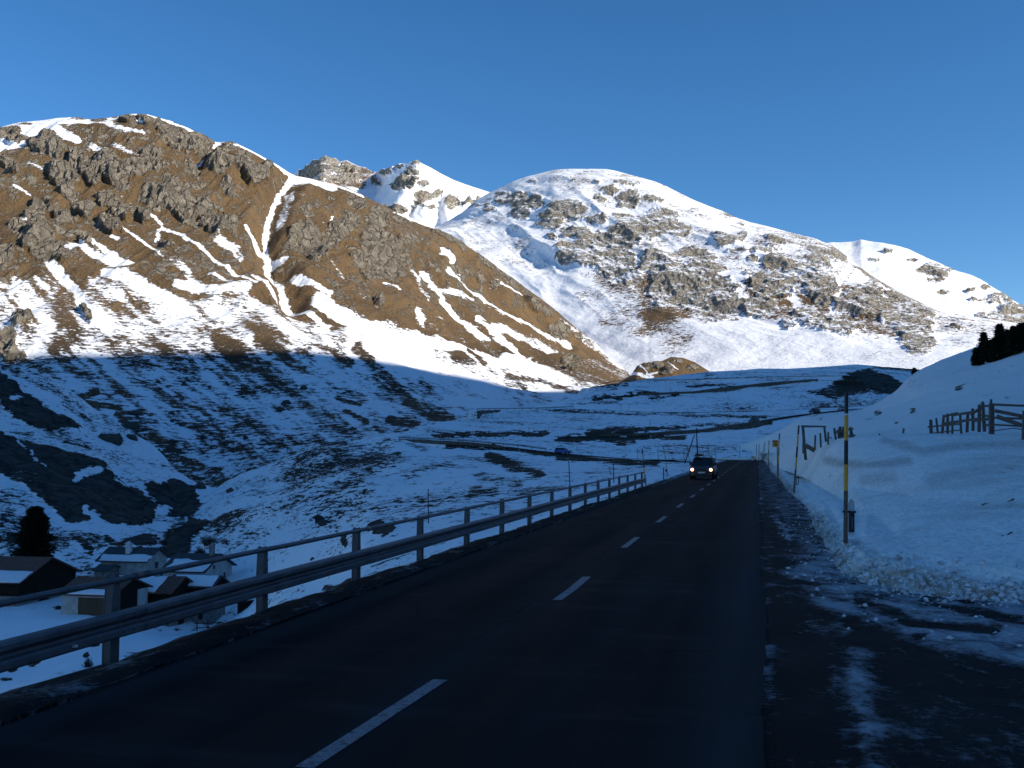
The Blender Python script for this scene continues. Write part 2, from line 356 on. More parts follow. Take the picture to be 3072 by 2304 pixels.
S.poly(Z2, [(920,1300),(1050,1300),(1140,1390),(1000,1370)], .7, 3); S.stroke(Z2, [(1090,1300),(1200,1390)], 26, .95)
S.stroke(Z2, [(860,1130),(1000,1190),(1270,1290)], 100, .8, .6)
# shaded lower slope
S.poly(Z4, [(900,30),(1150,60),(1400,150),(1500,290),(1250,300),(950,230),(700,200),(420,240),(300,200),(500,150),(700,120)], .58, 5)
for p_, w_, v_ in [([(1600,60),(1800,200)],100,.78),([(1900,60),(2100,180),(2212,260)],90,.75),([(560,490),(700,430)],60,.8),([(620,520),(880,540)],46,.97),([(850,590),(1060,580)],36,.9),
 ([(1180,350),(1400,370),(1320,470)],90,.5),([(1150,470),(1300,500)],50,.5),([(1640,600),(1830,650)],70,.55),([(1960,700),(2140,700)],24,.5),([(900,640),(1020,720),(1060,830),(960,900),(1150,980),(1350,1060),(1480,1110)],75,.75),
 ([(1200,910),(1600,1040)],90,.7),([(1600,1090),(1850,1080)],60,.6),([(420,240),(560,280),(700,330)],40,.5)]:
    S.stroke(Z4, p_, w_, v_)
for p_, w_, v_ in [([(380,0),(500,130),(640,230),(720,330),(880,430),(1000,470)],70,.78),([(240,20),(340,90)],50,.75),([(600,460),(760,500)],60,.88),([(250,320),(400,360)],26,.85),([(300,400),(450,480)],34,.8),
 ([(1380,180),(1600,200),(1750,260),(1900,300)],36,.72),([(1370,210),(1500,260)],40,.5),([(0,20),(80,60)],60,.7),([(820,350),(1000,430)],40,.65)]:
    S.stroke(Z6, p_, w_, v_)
low = sstep((lm.py-345)/40)*sstep((lm.px-20)/30)
S.f = np.maximum(S.f, low*(.35-.20*sstep((lm.py-385)/35)*sstep((lm.px-60)/60)+.3*np.clip(fbm(lm.X, lm.Y, lm.Z, 60, 3, 31)*2, -.4, 1)))
al = lm.px*.80+lm.py*.62; pe = lm.px*.62-lm.py*.80
stk_ = fbm(al/9, pe, 0*pe, 9, 5, 160, .62)+.6*fbm(al/5, pe, 0*pe, 4, 3, 161)
S.f = S.f+(stk_*.75+.5*fbm(lm.X, lm.Y, lm.Z*2.5, 22, 5, 163, .65))*np.clip((S.f-.02)*8, 0, 1)*np.clip((.93-S.f)*6, 0, 1)*sstep((lm.py-215-.22*lm.px*0)/40)
S.f = np.where((S.f > .93) & (lm.py > 190), S.f-.22*np.clip(stk_*6-.9, 0, 1), S.f)
S.f = np.where(low > .3, np.minimum(S.f, .66), S.f)
S.f = np.where(rk.f > .3, np.maximum(S.f, rk.f*.97), S.f)
# real relief: crags, ribs and gullies
X_, Y_, Z_ = lm.X, lm.Y, lm.Z
hi = sstep((375-lm.py)/90); wt = np.clip((lm.Y-380)/250, 0, 1)*sstep((1460-lm.Y)/300+.2)
gul = Paint(lm, 0, 1.0)
gul.stroke(Z1, [(1900,470),(1840,560),(1770,700),(1735,800),(1720,900),(1740,1000),(1830,1130),(1900,1300)], 150, 1, 1.8)
gul.stroke(Z1, [(1400,270),(1330,350),(1290,420)], 90, .7, 1.6)
gul.stroke(Z1, [(330,1130),(560,1400)], 90, .1, 1.6); gul.stroke(Z2, [(780,815),(1280,1290)], 80, .3, 1.6); gul.stroke(Z2, [(960,800),(1750,1260)], 80, .3, 1.6)
ribs = fbm(X_*1.0-Y_*.2, Y_*.25, Z_*.25+X_*.15, 75, 4, 3, .55, True)
crag = fbm(X_+Z_*.25, Y_*.35, Z_*.35, 15, 5, 77, .6, True)+fbm(X_, Y_, Z_, 40, 2, 78)*.8
disp = ridge_fade(lm)*wt*(ribs*22*hi + rk.f*(crag*15+.5) + fbm(X_, Y_, Z_, 30, 4, 21)*4 - gul.f*16)
lm.displace(disp)
rkc = np.maximum(rk.f, np.clip(hi*(.30+fbm(X_, Y_, Z_, 60, 3, 79)*.9), 0, .5))
finish('hillside', lm, M_brown, S.f, rkc, shade_tone=sstep((lm.py-318-.05*(lm.px-300))/50)*np.clip(.85+fbm(X_, Y_, Z_, 40, 4, 80)*2, .3, 1)*sstep((640-lm.px)/120))  # lower slope grass darkened to deepen the shade there

# ---- far peaks
FR = rows(ZD,
 [(400,640,2600),(1400,640,2600)],
 [(400,520,3000),(700,470,3200),(860,480,2950),(1000,480,2900),(1400,520,2800)],
 [(400,440,3800),(640,400,4000),(700,372,4000),(790,395,3950),(815,400,3900),(860,400,3300),(900,385,3200),(960,410,3350),(1060,440,3300),(1400,520,3200)],
 [(400,430,4100),(560,400,4100),(632,376,4100),(640,370,4100),(647,365,4100),(654,367,4100),(661,355,4100),(668,356,4100),(675,345,4100),(690,345,4100),(697,338,4100),(704,336,4100),(712,341,4100),(722,341,4100),(735,349,4100),(750,346,4100),(760,352,4100),(775,359,4100),(790,362,4080),(803,370,4050),(815,371,4050),(826,365,3850),(834,366,3800),(845,358,3700),(852,360,3700),(862,352,3650),(878,354,3600),(888,349,3550),(893,351,3520),(900,346,3500),(905,349,3500),(912,353,3500),(930,362,3500),(955,376,3500),(980,388,3500),(1005,397,3500),(1020,402,3500),(1045,410,3500),(1060,415,3500),(1100,430,3500),(1200,470,3500),(1400,540,3500)],
 [(400,520,4700),(1400,600,4300)])
fp = loft(FR, 230, 560, .6, .5, sx=.35, sv=.6)
rk = Paint(fp, 0, 1.0)
for b_ in [(160,90,100,60),(60,120,60,40),(250,110,60,50),(30,150,40,30),(300,200,80,22),(200,190,60,20),(330,130,50,22),(745,90,22,18),(730,165,30,40),(700,220,40,40),(660,250,40,30),(780,210,22,18),(640,105,50,14),(570,140,50,24),(500,210,30,30),(780,320,50,24),(750,345,40,16),(990,350,40,30),(880,300,40,14),(620,400,40,26),(1130,360,80,10),(820,380,40,14)]:
    rk.blob(Z2, *b_, v=1, soft=1.0)
ragged(rk, fp, 40, 141, .8)
S = Paint(fp, .10, 1.0).broken(30, 1.5); S.f = np.maximum(S.f, rk.f*.82)
S.poly(Z2, [(0,60),(200,20),(330,80),(500,140),(420,250),(0,240)], .62, 4); S.f = np.maximum(S.f, rk.f*.84)
sp_ = Paint(fp, 0, .5); sp_.stroke(Z2, [(760,70),(740,170),(680,260),(600,360),(560,460)], 150, 1, 1.8); sp_.stroke(Z2, [(170,40),(150,140),(100,260)], 120, .7, 1.8)
sp_.stroke(Z2, [(790,300),(800,420)], 70, .4, 1.6); sp_.stroke(Z2, [(960,330),(950,430)], 60, .4, 1.6)
k_ = 1-sp_.f*.07; fp.X, fp.Y, fp.Z = fp.X*k_, fp.Y*k_, HCAM+(fp.Z-HCAM)*k_; fp.upd()
fp.displace(ridge_fade(fp, 7)*rk.f*(fbm(fp.X, fp.Y, fp.Z*1.6, 55, 5, 15, .62, True)*60)+ridge_fade(fp, 9)*fbm(fp.X, fp.Y*.6, fp.Z*.5, 160, 5, 16, .6)*36)
nz = np.abs(fp.normals()[..., 2]); S.f = np.where(rk.f > .15, S.f*(1-.7*sstep((nz-.72)/.2)), S.f)
finish('hills', fp, M_white, S.f, rk.f)

# ---- snowy rocky mountain, centre right
GR = rows(ZD,
 [(750,720,1750),(1000,720,1600),(1200,790,1350),(1400,860,1100),(1700,860,960),(2000,870,880),(2400,880,830),(3100,900,800)],
 [(750,600,1950),(1000,600,1800),(1200,700,1550),(1400,790,1250),(1600,780,1200),(1800,775,1150),(2000,780,1080),(2400,790,1000),(3100,800,950)],
 [(750,520,2250),(950,500,2150),(1100,540,2000),(1250,580,1750),(1400,650,1550),(1600,680,1400),(1800,700,1300),(2000,730,1230),(2400,740,1200),(3100,760,1100)],
 [(750,500,2500),(950,492,2450),(1060,445,2400),(1200,430,2150),(1400,470,1950),(1600,540,1700),(1800,600,1550),(2000,670,1450),(2212,700,1400),(3100,740,1350)],
 [(750,530,2700),(900,505,2600),(950,488,2600),(1000,458,2600),(1030,432,2600),(1060,414,2600),(1085,402,2580),(1110,390,2550),(1140,380,2530),(1180,370,2500),(1205,365,2470),(1230,364,2450),(1310,364,2400),(1335,369,2380),(1380,382,2350),(1410,390,2330),(1440,402,2300),(1500,432,2250),(1560,455,2200),(1590,470,2180),(1620,480,2150),(1660,489,2100),(1700,500,2050),(1760,515,2000),(1795,528,1980),(1830,555,1950),(1880,595,1900),(1950,635,1850),(2050,685,1800),(2200,725,1700),(3100,760,1600)],
 [(750,640,3000),(1230,500,2900),(1700,620,2500),(2200,800,2100),(3100,850,2000)])
rm = loft(GR, 350, 1400, .9, .75, sx=1.2, sv=1.2)
rk = Paint(rm, 0, 1.4)
for b_ in [(90,130,110,60),(40,190,40,40),(230,180,60,30),(70,20,50,20),(300,75,25,12),(500,85,50,20),(575,140,20,12),(490,240,70,35),(580,215,25,15),(640,340,30,20),(100,400,90,80),(190,450,80,60),(300,340,110,60),(350,420,60,50),(420,560,140,110),(200,560,150,70),(800,240,70,50),(900,240,120,40),(1060,310,110,50),(1130,330,50,30),(760,370,60,34),(750,500,110,70),(820,480,60,60),(1000,450,110,80),(1050,540,80,60),(680,620,90,40),(950,660,60,50),(860,720,50,26),(1020,700,100,50),(1290,590,100,80),(1300,560,60,60),(1400,460,80,40),(1450,480,80,40),(1300,420,90,30),(1500,640,110,90),(1560,720,130,70),(1600,830,90,60),(1180,600,60,40),(1150,740,130,46),(1570,560,90,40),(1700,650,90,30),(1850,690,70,24),(1830,750,50,16),(870,400,60,26),(620,430,40,16),(420,400,60,40),(560,300,60,12),(700,300,60,14)]:
    rk.blob(Z3, *b_, v=1, soft=1.1)
for b_ in [(1320,320,60,45),(1420,340,70,50),(1440,420,60,55),(1530,350,50,45),(1650,430,90,36),(1700,380,100,40),(1800,400,60,45),(1620,490,70,34),(1780,530,90,34),(1640,570,30,20),(1720,640,50,34),(1740,720,60,46),(1880,640,110,60),(1930,600,100,60),(2080,580,110,70),(2010,650,80,60),(1900,730,110,50),(1920,460,60,26),(2100,450,60,34),(2130,330,70,44),(2010,270,40,20),(2110,235,90,22),(1940,320,40,26),(2150,540,60,60),(2040,740,110,90),(2120,850,110,70),(1780,220,18,8),(1850,190,14,6),(1930,235,16,8),(1510,205,20,10),(1240,410,40,20),(2000,120,24,8),(1100,360,60,10),(1200,370,60,10)]:
    rk.blob(Z2, *b_, v=1, soft=1.1)
ragged(rk, rm, 22, 142, .9)
S = Paint(rm, .06, 1.5).broken(16, 1.5)
S.f = S.f+.24*sstep((300-rm.py)/40)
S.poly(Z3, [(-100,350),(300,440),(600,620),(560,700),(300,700),(150,780),(0,800),(-200,700),(-350,520)], .62, 12)
S.poly(Z3, [(600,480),(800,430),(1150,350),(1400,560),(1700,800),(1690,900),(1500,820),(1200,760),(1000,740),(700,680),(600,600)], .6, 10)
S.poly(Z3, [(1150,380),(1500,420),(2000,650),(2200,760),(1800,850),(1600,760)], .36, 10)
S.poly(Z3, [(700,200),(1150,300),(1150,420),(750,420)], .3, 8); S.poly(Z3, [(0,760),(300,760),(320,900),(120,900)], .33, 10)
S.poly(Z3, [(1000,780),(1500,860),(1700,960),(1300,930)], .28, 6)
S.poly(Z2, [(1650,880),(1950,900),(2212,1000),(2212,1250),(1900,1100)], .33, 8)
S.poly(Z2, [(1250,250),(1600,300),(1750,500),(1650,560),(1450,480),(1250,430)], .22, 6)
S.poly(Z2, [(1500,560),(1800,700),(1900,900),(1600,760)], .22, 8)
for p_, w_ in [([(400,370),(470,450),(540,560),(610,640)],44),([(320,450),(330,570)],30),([(1180,420),(1130,520),(1110,640)],40),([(870,560),(960,640),(900,700)],50),([(1600,640),(1700,740)],26),([(1230,480),(1280,520)],60)]:
    S.stroke(Z3, p_, w_, .08)
S.stroke(Z2, [(1480,440),(1510,540),(1600,590)], 50, .05)
S.f = np.maximum(S.f, rk.f*(.78+.5*fbm(rm.X, rm.Y, rm.Z, 70, 4, 171)))
S.f += fbm(rm.X, rm.Y, rm.Z, 120, 3, 8)*.25*(S.f > .15)
X_, Y_, Z_ = rm.X, rm.Y, rm.Z
wt = np.clip((rm.Y-900)/300, 0, 1)
ribs = fbm(X_+Y_*.3, Y_*.25, Z_*.3, 120, 4, 43, .55, True)
crag = fbm(X_, Y_, Z_*.7, 34, 5, 47, .62, True)
hi = sstep((365-rm.py)/70)
rm.displace(ridge_fade(rm)*wt*(ribs*26*hi+rk.f*(crag*11+1)+fbm(X_, Y_, Z_, 60, 4, 24)*8))
nz = rm.normals()[..., 2]; nz = np.abs(nz); S.f = np.where(rk.f > .15, S.f*(1-.5*sstep((nz-.74)/.2)), S.f)
finish('mountain_terrain', rm, M_white, S.f, rk.f)

# ---- ridge behind on the right
HR = rows(ZD,
 [(1500,760,1900),(3100,860,1700)],
 [(1500,640,2350),(1900,620,2300),(2212,720,2100),(3100,850,2000)],
 [(1500,560,2700),(1740,532,2700),(1795,521,2700),(1840,519,2680),(1860,514,2660),(1880,519,2640),(1930,530,2600),(1965,540,2580),(2000,555,2550),(2060,580,2500),(2095,595,2480),(2130,610,2450),(2180,637,2400),(2212,657,2350),(2400,780,2300),(3100,900,2300)],
 [(1500,700,3100),(3100,960,2800)])
rb = loft(HR, 700, 1400, .9, .8, sx=.8, sv=1)
rk = Paint(rb, 0, 1.4)
for b_ in [(1720,400,80,45),(1640,400,40,16),(1350,345,30,12),(2100,560,90,36),(2030,590,40,18),(1940,580,40,12),(1900,520,20,8),(1740,530,25,10),(2100,690,120,40),(2000,760,100,34),(2150,640,70,40),(1560,340,30,8),(1430,300,24,6),(1790,380,30,14),(2000,500,30,8),(2160,720,80,60),(1980,680,50,20),(1700,460,50,20)]:
    rk.blob(Z3, *b_, v=1, soft=1.1)
ragged(rk, rb, 28, 143, .9)
S = Paint(rb, .10, 1.4).broken(20, 1.5); S.poly(Z3, [(1850,700),(2212,560),(2300,900),(1800,850)], .4, 8); S.f = np.maximum(S.f, rk.f*.85)
rb.displace(ridge_fade(rb, 8)*rk.f*(fbm(rb.X, rb.Y, rb.Z, 70, 5, 87, .58, True)*32)+fbm(rb.X, rb.Y, rb.Z, 90, 4, 88)*14)
nz = np.abs(rb.normals()[..., 2]); S.f = np.where(rk.f > .15, S.f*(1-.7*sstep((nz-.72)/.2)), S.f)
finish('far_terrain', rb, M_white, S.f, rk.f)

# ---- small sunlit rocky knoll
KR = rows(ZD, [(1300,880,800),(1600,880,800)],
 [(1300,850,880),(1360,812,880),(1375,792,880),(1400,787,880),(1425,781,880),(1450,770,880),(1475,772,880),(1500,781,880),(1530,800,880),(1600,850,880)], [(1300,900,960),(1600,900,960)])
kn = loft(KR, 602, 740, .5, .5, sx=.6, sv=1.0)
rk = Paint(kn, 0, 1); 
for b_ in [(870,180,80,50),(1010,170,70,40),(1140,220,60,40),(1230,120,60,30),(1400,200,60,30),(1100,260,60,20)]: rk.blob(Z7, *b_, v=1, soft=1)
S = Paint(kn, .95, 1); S.stroke(Z7, [(720,190),(800,170),(900,270),(1000,250)], 20, .2); S.stroke(Z7, [(1120,130),(1250,210)], 14, .1); S.stroke(Z7, [(700,260),(950,300)], 40, .15)
kn.displace(rk.f*fbm(kn.X, kn.Y, kn.Z, 18, 4, 5, .55, True)*7)
finish('knoll', kn, M_brown, S.f, rk.f)

# ---- valley, village meadow, centre hill and terraces
def colk(px): return (px-512)/1024*cp
pxs = np.arange(-420, 1200, 10)
dd = np.minimum(200, np.where(colk(pxs)*CA-SA < -.001, -7.5/np.minimum(colk(pxs)*CA-SA, -.001), 200))
r0 = []
for a_, b_ in zip(pxs, dd):
    q = proj(colk(a_)*b_, b_, -.22 if b_ < 150 else -.3); r0.append((float(a_), float(q[1]), float(b_)))
VR = [r0]+rows(ZD,
 [(-900,1760,75),(0,1488,90),(200,1455,92),(350,1425,100),(400,1420,105),(450,1400,112),(520,1366,112),(600,1318,98),(800,1250,85),(1000,1178,90),(1200,1110,105),(1400,1044,125),(1500,1015,165),(1640,1003,203),(2600,1003,206)],
 [(-900,1400,125),(0,1330,130),(200,1335,128),(350,1378,132),(400,1370,137),(450,1358,141),(500,1338,144),(540,1310,145),(600,1258,135),(800,1180,110),(1000,1118,115),(1200,1065,135),(1400,1025,155),(1500,1006,190),(1640,999,212),(2600,999,214)],
 [(-900,1250,165),(0,1245,170),(200,1240,172),(300,1215,178),(380,1212,182),(450,1195,182),(540,1175,176),(600,1155,168),(800,1095,155),(1000,1055,160),(1200,1022,180),(1400,1004,205),(1500,1000,215),(1640,997,222),(2600,997,222)],
 [(-900,950,240),(0,1000,235),(150,1050,235),(300,1110,232),(380,1130,225),(430,1110,225),(500,1075,222),(600,1050,225),(700,1020,225),(850,985,235),(1000,985,235),(1200,997,226),(1400,998,224),(1550,998,226),(1640,995,230),(2600,995,230)],
 [(-900,780,290),(0,900,280),(150,950,285),(300,1020,280),(380,1075,262),(430,1075,255),(500,1052,243),(600,1020,245),(700,985,252),(850,957,262),(900,955,262),(1000,962,262),(1130,972,257),(1240,984,250),(1400,992,242),(1550,994,240),(1640,993,240),(2600,993,240)],
 [(-900,700,340),(0,830,310),(90,850,312),(200,915,312),(330,990,305),(430,1055,282),(470,1065,275),(520,1034,262),(600,1003,264),(700,965,270),(830,940,283),(900,943,285),(1000,944,292),(1100,944,298),(1224,943,308),(1419,938,320),(1517,930,328),(1634,912,345),(1740,896,370),(1850,884,390),(2000,880,400),(2600,880,400)],
 [(-900,640,400),(-300,720,360),(0,785,330),(90,800,330),(200,885,330),(330,965,320),(430,1045,292),(470,1060,285),(520,1028,275),(600,995,275),(700,955,282),(830,930,300),(930,917,325),(1030,904,372),(1100,893,400),(1224,883,420),(1419,891,398),(1500,892,395),(1656,888,402),(1740,884,415),(1850,876,430),(2000,870,440),(2600,870,440)],
 [(-900,720,460),(-300,780,420),(0,850,385),(200,950,375),(330,1020,365),(430,1085,335),(600,1030,320),(830,955,345),(930,935,370),(1030,914,430),(1130,883,447),(1200,868,452),(1333,855,457),(1497,848,464),(1650,830,477),(1759,822,487),(1900,832,482),(2000,846,480),(2600,850,480)],
 [(-900,900,520),(0,960,440),(430,1120,390),(600,1090,360),(830,1010,400),(930,980,420),(1030,945,470),(1130,893,478),(1200,870,480),(1260,850,483),(1350,823,500),(1450,812,530),(1530,802,560),(1600,799,570),(1640,795,580),(1700,796,585),(1770,792,590),(1850,786,600),(1900,791,600),(1980,797,600),(2100,815,590),(2600,850,590)],
 [(-900,1050,620),(0,1100,520),(430,1220,440),(830,1120,460),(1030,1000,540),(1260,930,600),(1530,880,680),(1900,870,720),(2600,900,720)])
va = loft(VR, -420, 1000, .8, .55, sx=2.0, sv=2.2)
rk = Paint(va, 0, 1.6)
rk.poly(Z4, [(-900,500),(0,740),(110,790),(450,900),(740,1000),(840,1080),(1000,1160),(1140,1270),(1110,1400),(1000,1430),(820,1420),(680,1330),(640,1400),(480,1380),(300,1250),(150,1120),(0,1040),(-900,900)], 1, 5)
rk.poly(Z4, [(1020,1120),(1170,1160),(1260,1100),(1400,1150),(1480,1230),(1400,1300),(1250,1310),(1130,1210)], 1, 4)
rk.poly(Z4, [(-900,100),(0,290),(200,430),(330,520),(430,590),(600,690),(500,700),(350,720),(150,640),(30,540),(0,500),(-900,300)], .9, 4)
rk.poly(ZA, [(1560,90),(1740,190),(1690,270),(1600,330),(1560,440),(1420,470),(1380,400),(1420,290),(1520,200)], 1, 4)
rk.poly(Z3, [(1200,1010),(1320,980),(1450,1030),(1550,1100),(1480,1130),(1300,1090)], .9, 3)
rk.blob(Z6, 550, 1235, 80, 45, 1, 0, 1.4); rk.blob(Z6, 130, 1100, 50, 25, .8, 0, 1.4); rk.blob(ZA, 1180, 370, 120, 40, .8)
ragged(rk, va, 5, 144, .55)
S = Paint(va, .30, 2.0).broken(3.5, 1.5)
S.poly(Z6, [(-150,800),(0,680),(330,640),(620,640),(750,740),(500,820),(350,920),(150,1000),(0,1020),(-150,980)], .60, 10)
S.poly(Z6, [(-300,900),(0,950),(500,950),(1000,1000),(600,1180),(0,1300),(-500,1300)], .42, 14)
S.poly(ZA, [(1700,100),(2000,50),(2212,100),(2212,350),(1900,500),(1750,330)], .5, 10)
for p_, w_, v_ in [([(0,720),(150,680),(300,690)],50,.7),([(360,740),(560,700),(640,680)],50,.72),([(300,900),(420,800)],60,.6),([(700,870),(850,800),(1000,770)],50,.48),([(1260,700),(1400,770),(1590,820)],60,.78),([(1190,830),(1300,870),(1450,900)],70,.55),([(1150,940),(1300,930)],60,.55),
  ([(1130,990),(1180,900)],50,.55),([(300,1240),(310,1310)],40,.85),([(170,1590),(340,1560)],50,.95),([(60,1640),(110,1640)],20,.9),([(500,1450),(600,1420)],30,.7),([(880,562),(1050,560),(1250,560),(1400,552),(1640,556)],22,.93),([(960,640),(1150,645),(1350,650),(1560,680),(1800,712),(2212,752)],24,.85),
  ([(1720,595),(2000,590),(2212,600)],36,.8),([(1950,548),(2100,530),(2212,522)],36,.9),([(330,610),(500,550),(700,520),(900,480)],14,.6),([(150,630),(300,625)],30,.6),([(700,630),(850,650)],20,.7)]:
    S.stroke(Z6, p_, w_, v_)
for p_, w_, v_ in [([(0,960),(400,962),(700,972),(1300,960)],50,.95),([(450,1010),(650,1050)],44,.9),([(-100,1195),(400,1220),(1000,1250)],44,.82),([(230,920),(700,885),(1300,852)],44,.92),([(1300,835),(2100,812)],20,.75),([(-200,670),(300,690),(1000,712),(2212,742)],20,.62),
  ([(300,545),(450,510),(600,525)],50,.82),([(650,510),(800,470),(1020,480)],46,.92),([(900,535),(1100,515),(1250,500)],22,.92),([(1350,400),(1600,385),(1850,400)],26,.75),([(1370,325),(1900,310)],12,.85),([(0,610),(560,575)],10,.7),([(490,430),(560,425)],20,.7),([(870,1085),(930,1095)],24,.8),([(1100,1140),(1190,1145)],10,.7),([(500,370),(670,380)],16,.8),([(1550,275),(1620,280)],16,.8)]:
    S.stroke(Z7, p_, w_, v_)
S.poly(Z3, [(960,1110),(1100,1070),(1200,1010),(1320,980),(1450,1030),(1550,1100),(1480,1130),(1300,1100),(1100,1150)], .82, 3)
S.stroke(Z3, [(1350,962),(1500,970),(1620,985)], 30, .75); S.stroke(Z3, [(1000,1180),(1200,1200)], 30, .4)
# left spur
S.poly(Z4, [(-900,900),(0,1100),(300,1280),(420,1420),(600,1500),(0,1800),(-900,1800)], .48, 8)
S.poly(ZA, [(0,100),(250,180),(560,200),(780,260),(900,400),(830,440),(640,330),(520,340),(620,420),(430,430),(0,330)], .55, 6)
S.stroke(Z4, [(480,800),(680,870)], 20, .7); S.stroke(Z4, [(50,690),(240,730)], 20, .5); S.stroke(Z4, [(0,230),(250,360),(450,470),(690,700)], 40, .5)
S.stroke(ZA, [(640,330),(760,430)], 50, .7); S.stroke(ZA, [(1000,400),(1100,340),(1280,330)], 60, .75); S.stroke(ZA, [(880,330),(980,400)], 50, .7)
S.poly(ZA, [(-400,780),(0,870),(560,860),(560,1000),(600,1100),(1300,1100),(1500,1160),(1240,1250),(-400,1700)], .04, 6)
S.poly(ZA, [(1320,480),(1560,470),(1600,330),(1500,100),(1380,250)], .7, 4)
for b_ in [(100,1400,60,30),(260,1330,90,35),(60,1490,50,25),(760,1210,70,20),(700,1290,30,15),(480,905,60,14)]: S.blob(ZA, *b_[:4], v=.85, soft=1.2)
rough = S.f > .12
S.f = np.maximum(S.f, rk.f*.99)
S.stroke(Z4, [(540,1080),(620,1050),(720,1050)], 34, .1); S.stroke(Z4, [(110,800),(230,910)], 16, .15); S.stroke(Z4, [(620,1320),(680,1360)], 24, .1); S.blob(Z4, 110, 480, 60, 20, .15); S.stroke(Z4, [(200,930),(330,1010)], 10, .3); S.stroke(Z4, [(840,1100),(960,1150)], 12, .3)
S.stroke(Z4, [(1150,1290),(1260,1280)], 26, .1)
# roads on the terraces: centre lines (px, py, d), half width
ROADS = {
 'a': [(759,458.6,247),(735,459.5,246),(712,460.2,244),(684,460.4,241),(650,459.8,243),(612,458.0,247),(574,455.0,252),(545,452,256),(500,446.5,261),(460,443.0,264),(425,440.8,266)],
 'b': [(425,438.5,280),(460,437.6,287),(500,437.0,292),(540,436.6,300),(567,436.4,305),(657,433.8,320),(702,430.5,328),(756,422.2,345),(805,414.6,370),(856,409,392),(900,407.5,402)],
 'c': [(900,404,432),(856,405.6,430),(805,409,415),(766,411.2,402),(700,412.6,396),(657,412.5,398),(610,410.5,408),(567,408.8,418),(530,410.5,408),(505,411.3,400),(480,411.8,384)],
 'd': [(560,402,450),(610,396.5,456),(655,394,461),(693,392.5,464),(764,384.2,477),(814,380.4,487),(850,381.5,484)],
 'e': [(590,388,487),(620,382.6,497),(655,380.8,505),(700,379.5,505),(760,377.5,505),(850,376,505)]}
def carve(sh, pts, hw, drop=.12, far=5.0, near=1.5):
    q = np.array([P(*p) for p in pts], float)
    best = np.full_like(sh.X, 1e9); zt = np.zeros_like(sh.X)
    for a, b in zip(q[:-1], q[1:]):
        dx, dy = b[0]-a[0], b[1]-a[1]; L = dx*dx+dy*dy
        t = np.clip(((sh.X-a[0])*dx+(sh.Y-a[1])*dy)/L, 0, 1)
        ex, ey = sh.X-a[0]-t*dx, sh.Y-a[1]-t*dy
        dist = np.hypot(ex, ey); k = dist < best
        best = np.where(k, dist, best); zt = np.where(k, a[2]+t*(b[2]-a[2])-drop, zt)
        if 'sg' in locals(): sg = np.where(k, ey, sg)
        else: sg = ey
    wdt = np.where(sg > 0, far, near)
    m = sstep(1-(best-hw)/wdt)
    sh.Z = sh.Z*(1-m)+zt*m; sh.upd()
    return best
roadside = np.full_like(va.X, 1e9)
va_ny = va.Y
n_ = fbm(va.X, va.Y, va.Z, 34, 4, 61)*5+fbm(va.X, va.Y, va.Z, 7, 3, 62)*.9
vill = np.exp(-(((va.px-140)/170)**2+((va.py-625)/45)**2))
flatn = np.clip((va.Y-45)/60, 0, 1)*(1-.92*vill)
flatn *= np.clip(.10+.9*sstep((500-va.px)/130), 0, 1)
S.f = S.f+.22*np.clip((S.f-.15)*6, 0, 1)*fbm(va.X, va.Y, va.Z*3, 11, 4, 170)*2
va.displace(n_*flatn+rk.f*np.clip((va.Y-100)/60, 0, 1)*(fbm(va.X, va.Y, va.Z, 14, 5, 66, .58, True)*2.2+.2)+np.clip(S.f*1.4-.2, 0, 1)*fbm(va.X, va.Y, va.Z, 2.6, 2, 67)*.6*(va.Y > 60))
def lower(sh, pts, near=4.4):
    q = np.array([list(P(*p[:3]))+[p[3]] for p in pts], float); x = sh.X/sh.Y*q[:, 1].mean()
    o = np.argsort(q[:, 0]/q[:, 1]); kx = (q[:, 0]/q[:, 1])[o]
    yy = np.interp(sh.X/sh.Y, kx, q[o, 1], left=-1e6, right=-1e6); hh = np.interp(sh.X/sh.Y, kx, q[o, 3], left=0, right=0); zz = np.interp(sh.X/sh.Y, kx, q[o, 2])
    e = yy-near-sh.Y; m = np.clip(e/.8, 0, 1)*np.exp(-np.maximum(e, 0)/9.)
    k = (e > 0) & (e < 40)
    sh.Z = np.where(k, np.minimum(sh.Z, (zz-hh-.1)*m+sh.Z*(1-m)), sh.Z); sh.upd()
WALLS = {'b': [(600,435.6,311,.2),(640,434.6,318,1.0),(702,430.5,328,1.5),(724,427.4,334,2.4),(757,422.2,345,3.2),(772,420,352,2.8)],
 'd': [(640,394.6,459,.3),(693,392.5,464,1.8),(730,388,470,2.6),(764,384.2,477,2.8),(800,381.4,484,2.6),(818,380.4,487,.8)],
 'a': [(399,440.5,268,.4),(425,440.8,266,1.8),(440,442,265,1.8),(460,443,264,.8),(500,446.5,261,.3)],
 'c': [(477,411.9,382,3.0),(481,411.8,384,2.8),(490,411.6,388,1.6),(500,411.3,394,.3)]}
dist_b = carve(va, ROADS['a'], 4.2); db2 = carve(va, ROADS['b'], 4.0); carve(va, ROADS['c'], 4.0); carve(va, ROADS['d'], 4.0); carve(va, ROADS['e'], 3.0)
for w_ in WALLS.values(): lower(va, w_)
# keep below the main road
s_, t_ = inv_rt(va.X, va.Y)
va.Z = np.where((t_ > -7.6) & (s_ < 232) & (t_ < 3), np.minimum(va.Z, -.35), va.Z); va.upd()
finish('valley_ground', va, M_valley, S.f, rk.f)

